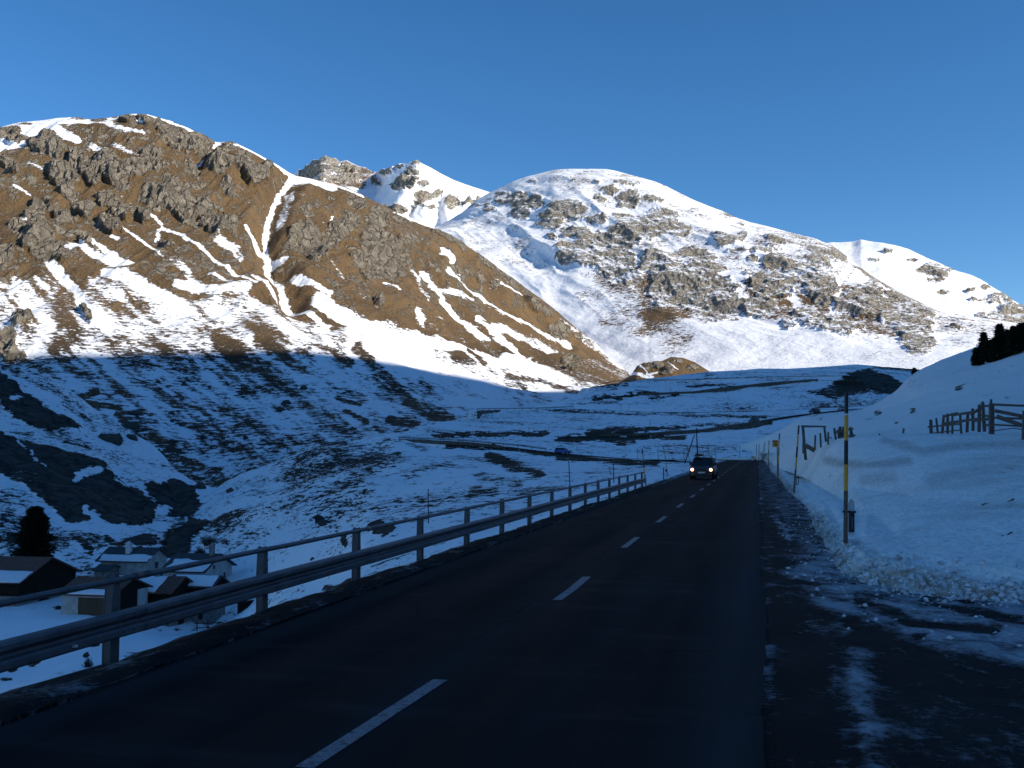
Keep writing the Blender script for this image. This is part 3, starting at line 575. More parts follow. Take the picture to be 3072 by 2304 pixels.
# ---- slope on the right of the road
toe = [(1.2,247),(1.2,150),(1.35,100),(1.45,60),(1.55,32),(1.5,24),(1.5,21),(1.75,19.4),(2.3,18.3),(3.0,17.6),(4.0,17.15),(5.6,16.7),(7.5,16.3),(10,16),(14,15.4),(22,14.6),(34,14)]
def plan_row(off, z, zn=0):
    out = []
    for i, (t, s) in enumerate(toe):
        a = toe[max(i-1, 0)]; b = toe[min(i+1, len(toe)-1)]
        tx, sx_ = b[0]-a[0], b[1]-a[1]; L = math.hypot(tx, sx_)
        nt_, ns = -sx_/L, tx/L            # pointing away from the road
        x, y = rt(s+ns*off, t+nt_*off)
        q = proj(x, y, z); out.append((float(q[0]), float(q[1]), y))
    out = sorted(out); d0 = out[0]
    q = proj(colk(700)*250, 250, z); out.insert(0, (700., float(q[1]), 250.)); 
    return out
RR = [plan_row(-.06, -.06), plan_row(.07, .08), plan_row(.2, .27), plan_row(.38, .40), plan_row(.8, .47), plan_row(1.5, .5)]+rows(ZD,
 [(1500,986,254),(1640,985,252),(1652,996,175),(1668,1000,118),(1700,1018,78),(1760,1040,56),(1830,1052,44),(1900,1060,38),(2000,1072,32),(2212,1088,27),(2500,1150,23),(3000,1250,22)],
 [(1500,984,258),(1640,984,256),(1660,985,185),(1700,975,118),(1754,968,68),(1797,951,62),(1868,945,58),(1981,937,57),(2123,934,57),(2212,931,57),(2500,930,57),(3000,930,57)],
 [(1500,983,262),(1640,980,260),(1660,972,205),(1700,962,140),(1760,952,95),(1868,943,80),(1981,935,75),(2123,930,75),(2212,925,76),(2500,915,80),(3000,900,80)],
 [(1500,982,266),(1600,978,264),(1640,965,262),(1700,942,200),(1760,915,170),(1800,906,165),(1900,888,155),(2000,860,150),(2100,828,150),(2212,800,150),(2500,760,150),(3000,700,150)],
 [(1500,990,270),(1560,985,270),(1600,971,268),(1640,950,262),(1680,925,248),(1740,899,240),(1800,893,238),(1860,886,236),(1900,868,236),(1940,845,238),(1970,812,250),(1985,800,255),(2010,787,260),(2040,772,262),(2100,755,268),(2160,728,270),(2212,700,272),(2600,560,290),(3000,500,300)],
 [(1500,1020,320),(1740,960,310),(1985,850,320),(2212,760,340),(3000,600,380)])
ri = loft(RR, 712, 1340, .55, .55, sx=.8, sv=1.0, minseg=7, dsm=9, keep=6)
near = np.clip(1-(ri.Y-14)/50, 0, 1)
s_, t_ = inv_rt(ri.X, ri.Y)
# distance from the bank toe in plan
tq = [rt(s, t) for t, s in toe]; dt_ = np.full_like(ri.X, 1e9)
for a, b in zip(tq[:-1], tq[1:]):
    dx, dy = b[0]-a[0], b[1]-a[1]; L = dx*dx+dy*dy
    k = np.clip(((ri.X-a[0])*dx+(ri.Y-a[1])*dy)/L, 0, 1); dt_ = np.minimum(dt_, np.hypot(ri.X-a[0]-k*dx, ri.Y-a[1]-k*dy))
bank = np.exp(-(dt_/.5)**2)
Dt = Paint(ri, 0, .8)
Dt.stroke(Z8, [(700,715),(900,740),(1150,745),(1330,715)], 60, .6, 1.5); Dt.stroke(Z8, [(1000,860),(1200,840)], 90, .4, 1.5)
Dt.f = np.maximum(Dt.f, bank*np.clip(.5+fbm(ri.X, ri.Y, ri.Z, .9, 4, 91)*3.2+.1, 0, 1))
Dt.f = np.maximum(Dt.f, .22*sstep((1.5-t_+ (s_>23)*2)/3)*0)
Dt.stroke(Z8, [(1150,560),(1300,600),(1450,640),(1700,600),(2212,590)], 60, .5, 1.5)
Dt.stroke(Z8, [(1500,860),(1800,800),(2212,740)], 110, .4, 1.5)
S = Paint(ri, .03, 1.5)
S.stroke(Z8, [(1700,170),(1760,110),(1840,70)], 34, 1.0); S.blob(Z3, 1960, 920, 50, 28, .9)
for p_, v_ in [([(2000,90),(2200,30)],.3),([(1900,190),(2000,170)],.3),([(2060,210),(2150,190)],.35),([(1350,320),(1400,325)],.8),([(1080,350),(1120,350)],.8),([(450,400),(530,400)],.8),([(600,390),(680,395)],.4),([(1500,60),(1530,50)],.9),([(2040,1275),(2110,1240)],.75),([(1890,1045),(1950,1030)],.7),([(2090,1015),(2130,1005)],.8),
   ([(1230,420),(1250,420)],.8),([(1000,390),(1060,385)],.3),([(1450,130),(1400,150)],.5),([(330,600),(420,620)],.3),([(560,625),(620,610)],.3)]:
    S.stroke(Z8, p_, 14, v_, 1.2)
S.stroke(Z8, [(1330,150),(1400,60),(1460,20)], 26, .5)
Dt.f = np.maximum(Dt.f, np.clip(fbm(ri.X, ri.Y, ri.Z, 7, 5, 103, .65)*2.2+.16, 0, .55)*np.clip(1.3-ri.Y/90, 0, 1)*np.clip((ri.Y-13)/10, 0, 1))
S.poly(Z8, [(1500,870),(1700,790),(2212,700),(2212,900),(1700,930)], .17, 10); S.poly(Z8, [(1020,600),(1300,560),(2212,560),(2212,650),(1500,650)], .16, 6)
S.poly(Z3, [(1640,960),(1900,850),(2212,830),(2212,1000),(1900,1080),(1560,1080)], .15, 10)
lump = fbm(ri.X, ri.Y, ri.Z, .22, 5, 95, .7)*.34*bank+fbm(ri.X, ri.Y, ri.Z, .06, 3, 195, .65)*.09*bank+fbm(ri.X, ri.Y, ri.Z, 1.2, 3, 96)*.30*bank*np.clip((ri.Z+.05)*3, 0, 1)
drift = fbm(ri.X*.5+ri.Y*.3, ri.Y, ri.Z, 6, 4, 97)*.55*np.clip((dt_-.8)/3, 0, 1)+fbm(ri.X*.6, ri.Y, ri.Z*2, 1.1, 5, 99, .6)*.16*np.clip((dt_-.3)/1.5, 0, 1)+fbm(ri.X+ri.Y*.4, ri.Y*.35, ri.Z, .5, 5, 101, .65)*.12*np.clip(fbm(ri.X, ri.Y, ri.Z, 5, 3, 102)*4+.6, 0, 1)*np.clip((dt_-.2), 0, 1)+fbm(ri.X, ri.Y, ri.Z, 30, 3, 98)*4*np.clip((ri.Y-80)/80, 0, 1)
ri.displace(lump+drift)
ri.Z = np.where((dt_ < 1.2) & (t_ > 2.2) & (s_ < 19.5), ri.Z*(1-.42*sstep((t_-2.2)/1.5)*sstep((1.2-dt_)/.6)), ri.Z); ri.upd()
finish('snow_slope', ri, M_near, S.f, np.clip(S.f-.3, 0, 1), Dt.f)

# ---- mountain off to the right that throws the valley's shade
sh_ = np.array([math.sin(SUN_AZ), math.cos(SUN_AZ)]); eh = np.array([-sh_[1], sh_[0]])   # toward the sun / forward-right
te = math.tan(SUN_EL); Q0 = 1000.0
def wq(px, py, sheet):
    x, y, z, e = sheet.at(px, py); h = z+te*(Q0-(x*sh_[0]+y*sh_[1])); return x*eh[0]+y*eh[1], h
edge = []
for x, y in [(0,775),(100,765),(200,742),(300,735),(420,732),(540,728),(640,735),(760,757),(850,781),(950,803),(1050,811),(1150,817),(1220,838),(1262,850)]:
    edge.append(wq(*ZD(x, y), lm))
dbg_edge = sorted(edge)
need = [wq(*ZD(x, y), va) for x, y in [(1350,824),(1450,814),(1530,805),(1700,799),(1850,790),(1900,796)]]+[wq(*ZD(x, y), ri) for x, y in [(2040,775),(2100,760),(2200,710),(1740,905)]]
lit = [wq(*ZD(x, y), kn) for x, y in [(1390,792),(1500,788)]]+[wq(*ZD(x, y), rm) for x, y in [(1500,765),(1700,785),(1900,775)]]
print('EDGE', [(round(a), round(b)) for a, b in dbg_edge]); print('NEED', [(round(a), round(b)) for a, b in need]); print('LIT', [(round(a), round(b)) for a, b in lit])
# caster ridge
prof = [(-1500,1150),(-600,1000),(0,880),(300,820),(420,790),(500,780),(600,742),(660,712),(740,690),(800,672),(850,640),(1000,560),(1250,470),(1600,330),(2000,150)]
wv = np.arange(-1500, 2001, 20.); hv = np.interp(wv, [a for a, b in prof], [b for a, b in prof]); hv = smooth(hv, 1.5, 0)
qv = np.array([260, 400, 550, 700, 850, 930, 1000, 1060, 1200, 1500, 2000.]); fr = np.array([0, .16, .34, .55, .77, .9, 1, .95, .8, .5, 0])
WQ, QQ = np.meshgrid(wv, qv); HH = fr[:, None]*hv[None, :]-15
HH = HH+fbm(WQ, QQ, 0*WQ, 120, 4, 50)*60*np.clip(1-abs(QQ-1000)/30, 0, 1)*0+fbm(WQ, QQ, 0*WQ, 160, 4, 50)*50*np.clip(abs(QQ-1000)/200, 0, 1)
cx_, cy_ = sh_[0]*QQ+eh[0]*WQ, sh_[1]*QQ+eh[1]*WQ
sc_ = np.ones_like(HH)
o = grid_obj('shading_mountain_terrain', cx_, cy_, HH, M_white, {'bare': sc_*.3, 'rock': sc_*.4, 'dirt': sc_*0}, flip=True); props(o, kind='structure')
# wide snow ground under and behind everything
gx, gy = np.meshgrid(np.linspace(-9000, 9000, 41), np.linspace(-9000, 9000, 41))
o = grid_obj('ground', gx, gy, gx*0-62., M_white, {'bare': gx*0+.1, 'rock': gx*0, 'dirt': gx*0}); props(o, kind='structure')
# land behind the camera, beside the road
sg, tg = np.meshgrid(np.linspace(-160, -4, 40), np.concatenate([np.linspace(-70, -9, 20), np.linspace(18, 90, 20)]))
for nm, t0, t1, z0, z1 in (('embankment_terrain', -120, -7.8, -30, -.35), ('hillside_terrain', 15, 120, -.05, 26)):
    tg, sg = np.meshgrid(np.linspace(t0, t1, 40), np.linspace(-160, 8 if t0 < 0 else 10, 50)); x, y = rt(sg, tg)
    z = z0+(z1-z0)*(tg-t0)/(t1-t0)+fbm(x, y, 0*x, 14, 3, 4)*np.clip(abs(tg)/15-1, 0, 1)*1.5
    o = grid_obj(nm, x, y, z-.05, M_near, {'bare': x*0+.15, 'rock': x*0, 'dirt': x*0}); props(o, kind='structure')

# ---------------------------------------------------------------- main road
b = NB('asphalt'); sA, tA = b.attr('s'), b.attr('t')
cb = b.t.nodes.new('ShaderNodeCombineXYZ'); b.put(cb.inputs[0], b.math('MULTIPLY', sA, .06)); b.put(cb.inputs[1], tA)
stk = b.noise(1.3, 5, .6, vec=cb.outputs[0], lo=.36, hi=.68)
big = b.noise(.35, 4, .6, lo=.35, hi=.65); fine = b.noise(60, 3, .7, lo=.3, hi=.7)
# pale salt worn between the wheel tracks and at the edges
def band(c, wd, amt):
    return b.math('MULTIPLY', b.math('SUBTRACT', 1.0, b.math('DIVIDE', b.math('ABSOLUTE', b.math('SUBTRACT', tA, c)), wd), clamp=True), amt)
salt = b.math('ADD', b.math('ADD', band(-.25, .8, .8), band(-6.2, .5, .55)), b.math('ADD', band(-3.3, .7, .35), b.math('ADD', band(-1.9, .5, .22), band(-4.9, .6, .2))))
salt = b.math('MULTIPLY', salt, b.math('MULTIPLY_ADD', stk, .9, .15), clamp=True)
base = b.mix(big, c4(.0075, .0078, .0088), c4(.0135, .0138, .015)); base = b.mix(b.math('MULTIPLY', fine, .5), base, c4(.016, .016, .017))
col = b.mix(salt, base, c4(.05, .052, .058))
# cross joints, the long seam beside the centre line and fine cracks
seam = b.math('MULTIPLY', b.rng(b.math('ABSOLUTE', b.math('ADD', b.math('SUBTRACT', tA, -3.34), b.math('MULTIPLY', b.noise(.5, 3, .6), .1))), .006, .03, 1, 0), b.noise(.25, 2, .5, lo=.45, hi=.55))
cc = b.t.nodes.new('ShaderNodeTexVoronoi'); cc.feature = 'DISTANCE_TO_EDGE'; cc.inputs['Scale'].default_value = .28
tcn = b.t.nodes.new('ShaderNodeTexCoord'); ndn = b.t.nodes.new('ShaderNodeTexNoise'); ndn.inputs['Scale'].default_value = 1.1; ndn.inputs['Detail'].default_value = 5
vv = b.t.nodes.new('ShaderNodeVectorMath'); vv.operation = 'ADD'; b.l(tcn.outputs['Object'], ndn.inputs[0]); b.l(tcn.outputs['Object'], vv.inputs[0]); b.l(ndn.outputs['Color'], vv.inputs[1]); b.l(vv.outputs[0], cc.inputs['Vector'])
crk = b.math('MULTIPLY', b.rng(cc.outputs['Distance'], .0, .009, 1, 0), b.noise(.12, 2, .5, lo=.5, hi=.6))
col = b.mix(b.math('MAXIMUM', seam, crk), col, c4(.003, .003, .0035))
# frost streaks drawn across the lane
cb2 = b.t.nodes.new('ShaderNodeCombineXYZ'); b.put(cb2.inputs[0], sA); b.put(cb2.inputs[1], b.math('MULTIPLY', tA, .22))
fr_ = b.math('MULTIPLY', b.noise(1.2, 6, .66, vec=cb2.outputs[0], lo=.53, hi=.75), .6)
col = b.mix(fr_, col, c4(.035, .038, .045))
b.put(b.b.inputs['Base Color'], col); b.put(b.b.inputs['Roughness'], b.math('MULTIPLY_ADD', stk, .2, .75)); b.b.inputs['Specular IOR Level'].default_value = .03
b.bump(b.math('ADD', fine, b.math('MULTIPLY', stk, .5)), .5, .008)
M_asph = b.m
def main_edge(s): return .04*np.sin(s*.5)+.14*fbm(s, 0*s, 0*s, 1.3, 5, 12, .65)
sv_ = np.concatenate([np.linspace(-45, 60, 700), np.linspace(60.5, 218, 120)])
tv_ = np.linspace(0, 1, 30)
TT, SS = np.meshgrid(tv_, sv_)
lft, rgt = -6.36, 0.04+.0*SS
T = lft+(rgt-lft)*TT; T = T+np.where(TT == 1, main_edge(SS), 0)+np.where(TT == 0, fbm(SS, 0*SS, 0*SS, 1.5, 4, 13)*.25, 0)
x, y = rt(SS, T)
z = .02+.02*(1-((T+3.2)/3.2)**2)
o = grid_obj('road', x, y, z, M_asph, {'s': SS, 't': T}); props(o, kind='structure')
# bend at the far end and the hairpin roads on the terraces
def strip(name, pts, hw, zoff, mat, hwl=None):
    q = np.array(pts, float); n = len(q)
    # resample
    L = np.concatenate([[0], np.cumsum(np.hypot(np.diff(q[:, 0]), np.diff(q[:, 1])))]); m = max(8, int(L[-1]/2))
    u = np.linspace(0, L[-1], m); q = np.stack([np.interp(u, L, q[:, k]) for k in range(3)], -1)
    q = smooth(q, 2.2, 0); tg_ = np.gradient(q[:, :2], axis=0); tg_ /= np.linalg.norm(tg_, axis=1, keepdims=True)
    nx, ny = -tg_[:, 1], tg_[:, 0]
    o_ = np.linspace(-hw, hw, 7)
    X = q[:, 0:1]+nx[:, None]*o_; Y = q[:, 1:2]+ny[:, None]*o_; Z = q[:, 2:3]+zoff+0*X
    ob = grid_obj(name, X, Y, Z, mat, {'s': np.repeat(u[:, None], 7, 1), 't': np.repeat(o_[None], m, 0)-3.2})
    props(ob, kind='structure'); return q, nx, ny
curve = []
for k in range(12):
    a = k/11*R(104); r_ = 17
    s0, t0 = 214, -3.16
    curve.append((*rt(s0+r_*math.sin(a), t0-r_*(1-math.cos(a))), 0.0))
qa = [P(*p) for p in ROADS['a'] if p[0] < 690]
strip('road_bend', curve+[(p[0], p[1], p[2]) for p in qa], 3.3, .015, M_asph)
for nm in 'bcde':
    pts = [P(*p) for p in ROADS[nm]]
    strip('pass_road', pts, 3.0, .03, M_asph)
# ---------------------------------------------------------------- icy shoulder and lay-by
b = NB('icy_shoulder'); sn_ = b.attr('snow'); 
sA, tA = b.attr('s'), b.attr('t')
nA = b.noise(1.6, 8, .72, (1, .6, 1), rot=(0, 0, .9)); nB = b.noise(11, 7, .75); nC = b.noise(.35, 4, .6)
u = b.rng(b.math('ADD', b.math('MULTIPLY', nA, .55), b.math('MULTIPLY', nB, .45)), .40, .60)
m = b.math('MULTIPLY_ADD', b.math('SUBTRACT', b.math('MULTIPLY_ADD', sn_, 1.1, -.08), u), 1.9, .36, clamp=True)
dirty = b.noise(5, 6, .7, lo=.35, hi=.7)
gc = b.mix(dirty, c4(.009, .0095, .010), c4(.018, .0185, .019)); gc = b.mix(b.rng(nC, .45, .7), gc, c4(.026, .0265, .026))
sc2 = b.mix(b.rng(nB, .4, .65), c4(.26, .27, .30), c4(.60, .63, .67)); sc2 = b.mix(b.math('MULTIPLY', dirty, b.rng(sn_, .9, .3)), sc2, c4(.12, .12, .125))
b.put(b.b.inputs['Base Color'], b.mix(m, gc, sc2)); b.put(b.b.inputs['Roughness'], b.math('MULTIPLY_ADD', dirty, .2, .75)); b.b.inputs['Specular IOR Level'].default_value = .04
b.bump(b.math('ADD', b.math('MULTIPLY', m, .8), b.math('MULTIPLY', nB, .8)), 1.0, .035)
M_ice = b.m
pyv = 449.35+np.concatenate([np.linspace(9.6, 60, 120), np.linspace(60.6, 420, 430), np.linspace(425, 1500, 80)])
pxv = np.concatenate([np.arange(754, 1090, .75), np.arange(1092, 1500, 4)])
PX, PY = np.meshgrid(pxv, pyv[::-1])
Yv = HCAM*1024/(PY-449)
xx = (PX-512)/1024*cp; Xv = xx*Yv
ap = Sheet(Xv, Yv, 0*Xv)
sA_, tA_ = inv_rt(ap.X, ap.Y)
dtn = np.full_like(ap.X, 1e9)
for a, b_ in zip(tq[:-1], tq[1:]):
    dx, dy = b_[0]-a[0], b_[1]-a[1]; L = dx*dx+dy*dy
    k = np.clip(((ap.X-a[0])*dx+(ap.Y-a[1])*dy)/L, 0, 1); dtn = np.minimum(dtn, np.hypot(ap.X-a[0]-k*dx, ap.Y-a[1]-k*dy))
W = Paint(ap, .0, 3.5)
W.f += .12+.75*np.exp(-((tA_-.06)/.14)**2)*np.clip(fbm(sA_, tA_, 0*tA_, .8, 4, 7)*4+.6, 0, 1)*(sA_ > 9)-.2*np.exp(-((tA_-.7)/.6)**2)+.62*np.exp(-(dtn/.95)**2)+.25*np.exp(-(dtn/2.0)**2)*np.clip(fbm(ap.X, ap.Y, 0*ap.X, .7, 3, 71)*3+.5, 0, 1)
W.stroke(ZD, [(1660,1010),(1690,1080),(1740,1150),(1800,1230),(1850,1260)], 60, .62, 1.6)
W.stroke(ZD, [(1650,1120),(1660,1220),(1700,1300)], 40, .30, 1.6)
W.poly(ZD, [(1715,1235),(1760,1190),(1830,1180),(1900,1235),(2000,1270),(2212,1300),(2600,1340),(2600,1560),(2212,1490),(2100,1455),(1980,1400),(1900,1360),(1830,1330),(1780,1290)], .95, 16)
W.stroke(ZD, [(1672,1115),(1690,1140),(1705,1165)], 12, .95); W.stroke(ZD, [(1620,1180),(1650,1260)], 6, .3)
W.stroke(ZD, [(1740,1250),(1800,1300),(1850,1370),(1860,1430),(1850,1480),(1880,1560),(1910,1700)], 80, .85, 1.5)
W.stroke(ZD, [(1830,1235),(1880,1245),(1960,1275),(2100,1300)], 13, .08, 1.2); W.stroke(ZD, [(1850,1370),(1960,1420),(2212,1480),(2500,1540)], 44, .12, 1.4)
W.stroke(ZD, [(1700,1290),(1760,1330),(1800,1400),(1820,1500),(1830,1659)], 40, .40, 1.8)
W.stroke(ZD, [(1960,1480),(2080,1520),(2212,1530)], 18, .5, 1.8)
W.stroke(ZD, [(1850,1300),(1990,1350),(2150,1360)], 18, .35, 1.2); W.stroke(ZD, [(2000,1300),(2212,1350)], 16, .4, 1.2); W.stroke(ZD, [(1830,1310),(1960,1370),(2080,1400),(2212,1430)], 14, .85, 1.2); W.stroke(ZD, [(2040,1420),(2130,1460)], 12, .6, 1.2)
W.stroke(ZD, [(1750,1345),(1830,1338),(1940,1350)], 5, .6, 1.4); W.stroke(ZD, [(1640,1375),(1800,1362)], 5, .5, 1.4); W.stroke(ZD, [(1680,1255),(1760,1262)], 8, .3)
W.poly(ZD, [(1900,1480),(2212,1560),(2600,1600),(2600,1800),(1920,1800)], .38, 16)
W.blob(ZD, 1960, 1440, 70, 30, .05); W.stroke(ZD, [(1600,1560),(1700,1540),(1760,1550)], 8, .38, 1.4); W.blob(ZD, 1985, 1375, 16, 6, .0); W.stroke(ZD, [(2050,1590),(2180,1640)], 22, .45)
W.f = np.clip(W.f*.82+fbm(ap.X, ap.Y, 0*ap.X, .45, 5, 34, .65)*.55*np.clip(W.f*2, 0, 1), 0, 1)
ap.Z = ap.Z+fbm(ap.X, ap.Y, 0*ap.X, .9, 4, 33)*.05*np.clip(tA_-.1, 0, 1)+W.f*.03*np.clip(tA_*3-.3, 0, 1)-.004*(tA_ < .1)-.02*(tA_ < -.05)
o = grid_obj('icy_ground', ap.X, ap.Y, ap.Z, M_ice, {'snow': W.f, 's': sA_, 't': tA_}, flip=True); props(o, kind='structure')
SHEETS.append(ap)
# verge under the guardrail
TT, SS = np.meshgrid(np.linspace(0, 1, 22), np.concatenate([np.linspace(-45, 10, 60), np.linspace(10.2, 90, 420), np.linspace(91, 226, 90)]))
T = -6.34-1.22*TT; T = T-(TT > .95)*fbm(SS, 0*SS, 0*SS, .9, 4, 55)*.5
x, y = rt(SS, T); bump_ = fbm(x, y, 0*x, .5, 4, 57)*.13+fbm(x, y, 0*x, 2.5, 3, 58)*.12
zz = .045-.2*TT**2+bump_*sstep(TT*4)*sstep((1.1-TT)*4)+.05*np.exp(-((TT-.12)/.1)**2)*np.clip(fbm(x, y, 0*x, 1.2, 3, 59)*4, 0, 1)-1.2*np.clip(TT-.86, 0, 1)*4
far_ = np.clip((SS-62)/25, 0, 1)
zz = zz+far_*.12*np.exp(-((TT-.3)/.25)**2)
vs = .16+.30*np.exp(-((TT-.35)/.25)**2)*np.clip(fbm(x, y, 0*x, 1.6, 3, 60)*3+.4, 0, 1)+far_*.5+.25*(TT > .72)
o = grid_obj('verge_ground', x, y, zz, M_ice, {'snow': vs, 's': SS, 't': T}); props(o, kind='structure')
vgx, vgy, vgz = x, y, zz
# painted markings
b = NB('road_paint'); n1 = b.noise(14, 5, .75, lo=.34, hi=.5); n2 = b.noise(90, 2, .6, lo=.3, hi=.6)
b.put(b.b.inputs['Base Color'], b.mix(b.math('MULTIPLY', n1, n2), c4(.04, .04, .045), c4(.29, .30, .32))); b.b.inputs['Roughness'].default_value = .7; b.b.inputs['Specular IOR Level'].default_value = .2
M_paint = b.m
k = 0; s0 = 7.12-8.65
while s0 < 205:
    T, SS = np.meshgrid(np.linspace(-.075, .075, 3), np.linspace(s0, s0+2.98, 8)); T = T+np.interp(SS, [7, 10, 13, 17, 20, 26, 60], [-3.28, -3.17, -3.10, -3.05, -3.11, -3.14, -3.2]); T = T+fbm(SS, T, 0*T, .3, 3, 5)*.012
    x, y = rt(SS, T); z = .0465+.02*(1-((T+3.2)/3.2)**2)
    o = grid_obj('lane_marking', x, y, z-.02+.0, M_paint, {})
    props(o, kind='structure'); s0 += 8.65; k += 1

# broken clods of snow and ice lying along the bank and on the lay-by
def clods(name, pts, mat, seed):
    rnd = random.Random(seed); bm = bmesh.new()
    for (x, y, z, r) in pts:
        vs = []
        for dx, dy, dz in ((1, 0, 0), (-1, 0, 0), (0, 1, 0), (0, -1, 0), (0, 0, 1), (0, 0, -1)):
            k = r*rnd.uniform(.6, 1.3); vs.append(bm.verts.new((x+dx*k+rnd.uniform(-.3, .3)*r, y+dy*k+rnd.uniform(-.3, .3)*r, z+dz*k*.75+rnd.uniform(-.3, .3)*r)))
        for a, b_, c in ((0, 2, 4), (2, 1, 4), (1, 3, 4), (3, 0, 4), (2, 0, 5), (1, 2, 5), (3, 1, 5), (0, 3, 5)): bm.faces.new((vs[a], vs[b_], vs[c]))
    me = bpy.data.meshes.new(name); bm.to_mesh(me); bm.free(); me.materials.append(mat)
    o = bpy.data.objects.new(name, me); C.objects.link(o); return o
rnd = random.Random(5)
k = np.nonzero((dt_ < 1.3) & (ri.Y < 60) & (ri.Y > 12) & (ri.px < 1100)); idx = np.array(k).T
pts = []
for _ in range(2600):
    i, j = idx[rnd.randrange(len(idx))]
    if rnd.random() > math.exp(-(dt_[i, j]/.6)**2)+.12: continue
    r = .012+.075*rnd.random()**3.2; pts.append((ri.X[i, j], ri.Y[i, j], ri.Z[i, j]+r*.3, r))
k = np.nonzero((ap.px > 775) & (ap.px < 1100) & (ap.Y < 45) & (ap.Y > 6) & (dtn < 4) & ((dtn < 1.0) | (W.f > .45))); idx = np.array(k).T
for _ in range(1700):
    i, j = idx[rnd.randrange(len(idx))]
    if rnd.random() > math.exp(-(dtn[i, j]/.9)**2)+.10: continue
    r = .008+.045*rnd.random()**3; pts.append((ap.X[i, j], ap.Y[i, j], ap.Z[i, j]+r*.3, r))
o = clods('snow_clods', pts, plain('clod_snow', (.60, .60, .62), .9, 0, .45, 9), 3)
props(o, 'loose clods of dirty snow along the foot of the bank', 'snow clods', kind='stuff')
# ================================================================ things
def mesh_obj(name, bm, mats, parent=None, loc=None, smooth_=False):
    me = bpy.data.meshes.new(name); bm.normal_update(); bm.to_mesh(me); bm.free()
    for m in (mats if isinstance(mats, (list, tuple)) else [mats]): me.materials.append(m)
    if smooth_:
        for p in me.polygons: p.use_smooth = True
    o = bpy.data.objects.new(name, me); C.objects.link(o)
    if parent: o.parent = parent
    if loc is not None: o.location = loc
    return o
def empty(name, loc=(0, 0, 0), rz=0, **k):
    o = bpy.data.objects.new(name, None); C.objects.link(o); o.location = loc; o.rotation_euler = (0, 0, rz); o.empty_display_size = .1
    return props(o, **k)
def copy_tree(o, parent=None):
    c = o.copy(); C.objects.link(c); c.parent = parent
    for ch in list(o.children): copy_tree(ch, c)
    return c
def box(bm, x0, x1, y0, y1, z0, z1, mi=0, M=None):
    v = [bm.verts.new((x, y, z)) for x in (x0, x1) for y in (y0, y1) for z in (z0, z1)]
    if M is not None:
        for q in v: q.co = M @ q.co
    for f in ((0, 1, 3, 2), (4, 6, 7, 5), (0, 4, 5, 1), (2, 3, 7, 6), (0, 2, 6, 4), (1, 5, 7, 3)):
        bm.faces.new([v[i] for i in f]).material_index = mi
def tube(bm, pts, rad, n=8, mi=0, cap=True):
    rad = rad if isinstance(rad, (list, tuple)) else [rad]*len(pts); rings = []
    for i, p in enumerate(pts):
        a = Vector(pts[max(i-1, 0)]); c = Vector(pts[min(i+1, len(pts)-1)]); d = (c-a).normalized()
        u = d.cross(Vector((0, 0, 1)) if abs(d.z) < .9 else Vector((0, 1, 0))).normalized(); v = d.cross(u)
        rings.append([bm.verts.new(Vector(p)+(u*math.cos(2*math.pi*k/n)+v*math.sin(2*math.pi*k/n))*rad[i]) for k in range(n)])
    for a, c in zip(rings[:-1], rings[1:]):
        for k in range(n): bm.faces.new((a[k], a[(k+1) % n], c[(k+1) % n], c[k])).material_index = mi
    if cap:
        bm.faces.new(rings[0]).material_index = mi; bm.faces.new(rings[-1][::-1]).material_index = mi
def prism(bm, prof, x0, x1, mi=0, M=None):
    """profile (y, z) extruded along x"""
    a = [bm.verts.new((x0, y, z)) for y, z in prof]; c = [bm.verts.new((x1, y, z)) for y, z in prof]
    if M is not None:
        for q in a+c: q.co = M @ q.co
    n = len(prof)
    for k in range(n): bm.faces.new((a[k], a[(k+1) % n], c[(k+1) % n], c[k])).material_index = mi
    bm.faces.new(a[::-1]).material_index = mi; bm.faces.new(c).material_index = mi
M_steel = plain('galvanised_steel', (.095, .10, .115), .55, .35, .3, 2.5, spec=.3)
M_steel2 = plain('weathered_steel_post', (.085, .085, .092), .7, .1, .35, 4)
M_wood = plain('grey_weathered_wood', (.10, .088, .075), .9, 0, .5, 6, .3, (3, 3, .6))
M_darkwood = plain('dark_larch_boards', (.022, .015, .012), .95, 0, .5, 2.2, .6, (.2, .2, 9), spec=.1)
M_brownwood = plain('brown_door_boards', (.085, .055, .032), .9, 0, .5, 3, .4, (6, 6, .25))
M_plaster = plain('lime_plaster', (.42, .41, .385), .95, 0, .28, 1.1, .4)
M_stone = plain('rubble_stone_wall', (.19, .185, .17), .95, 0, .6, 2.4, .9)
M_tile = plain('red_brown_roof_tiles', (.13, .062, .043), .9, 0, .4, 3.5, .6, (.6, .6, 5))
M_slate = plain('dark_slate_roof', (.05, .052, .058), .8, 0, .4, 2.5, .5, (1, 1, 4))
M_rsnow = plain('roof_snow', (.80, .81, .84), .8, 0, .06, 2.5, .4)
M_glassd = plain('dark_window_glass', (.01, .011, .013), .12, 0, .2, 4, spec=.5)
M_black = plain('black_paint', (.012, .012, .016), .5, 0, .25, 8)
M_yellow = plain('yellow_paint', (.62, .33, .035), .5, 0, .18, 8)
M_whitep = plain('white_paint', (.6, .62, .63), .45, 0, .12, 8)
M_blackpl = plain('black_plastic', (.012, .013, .016), .4, 0, .2, 8)
M_rubber = plain('tyre_rubber', (.014, .014, .014), .85, 0, .3, 8)
M_rock = None
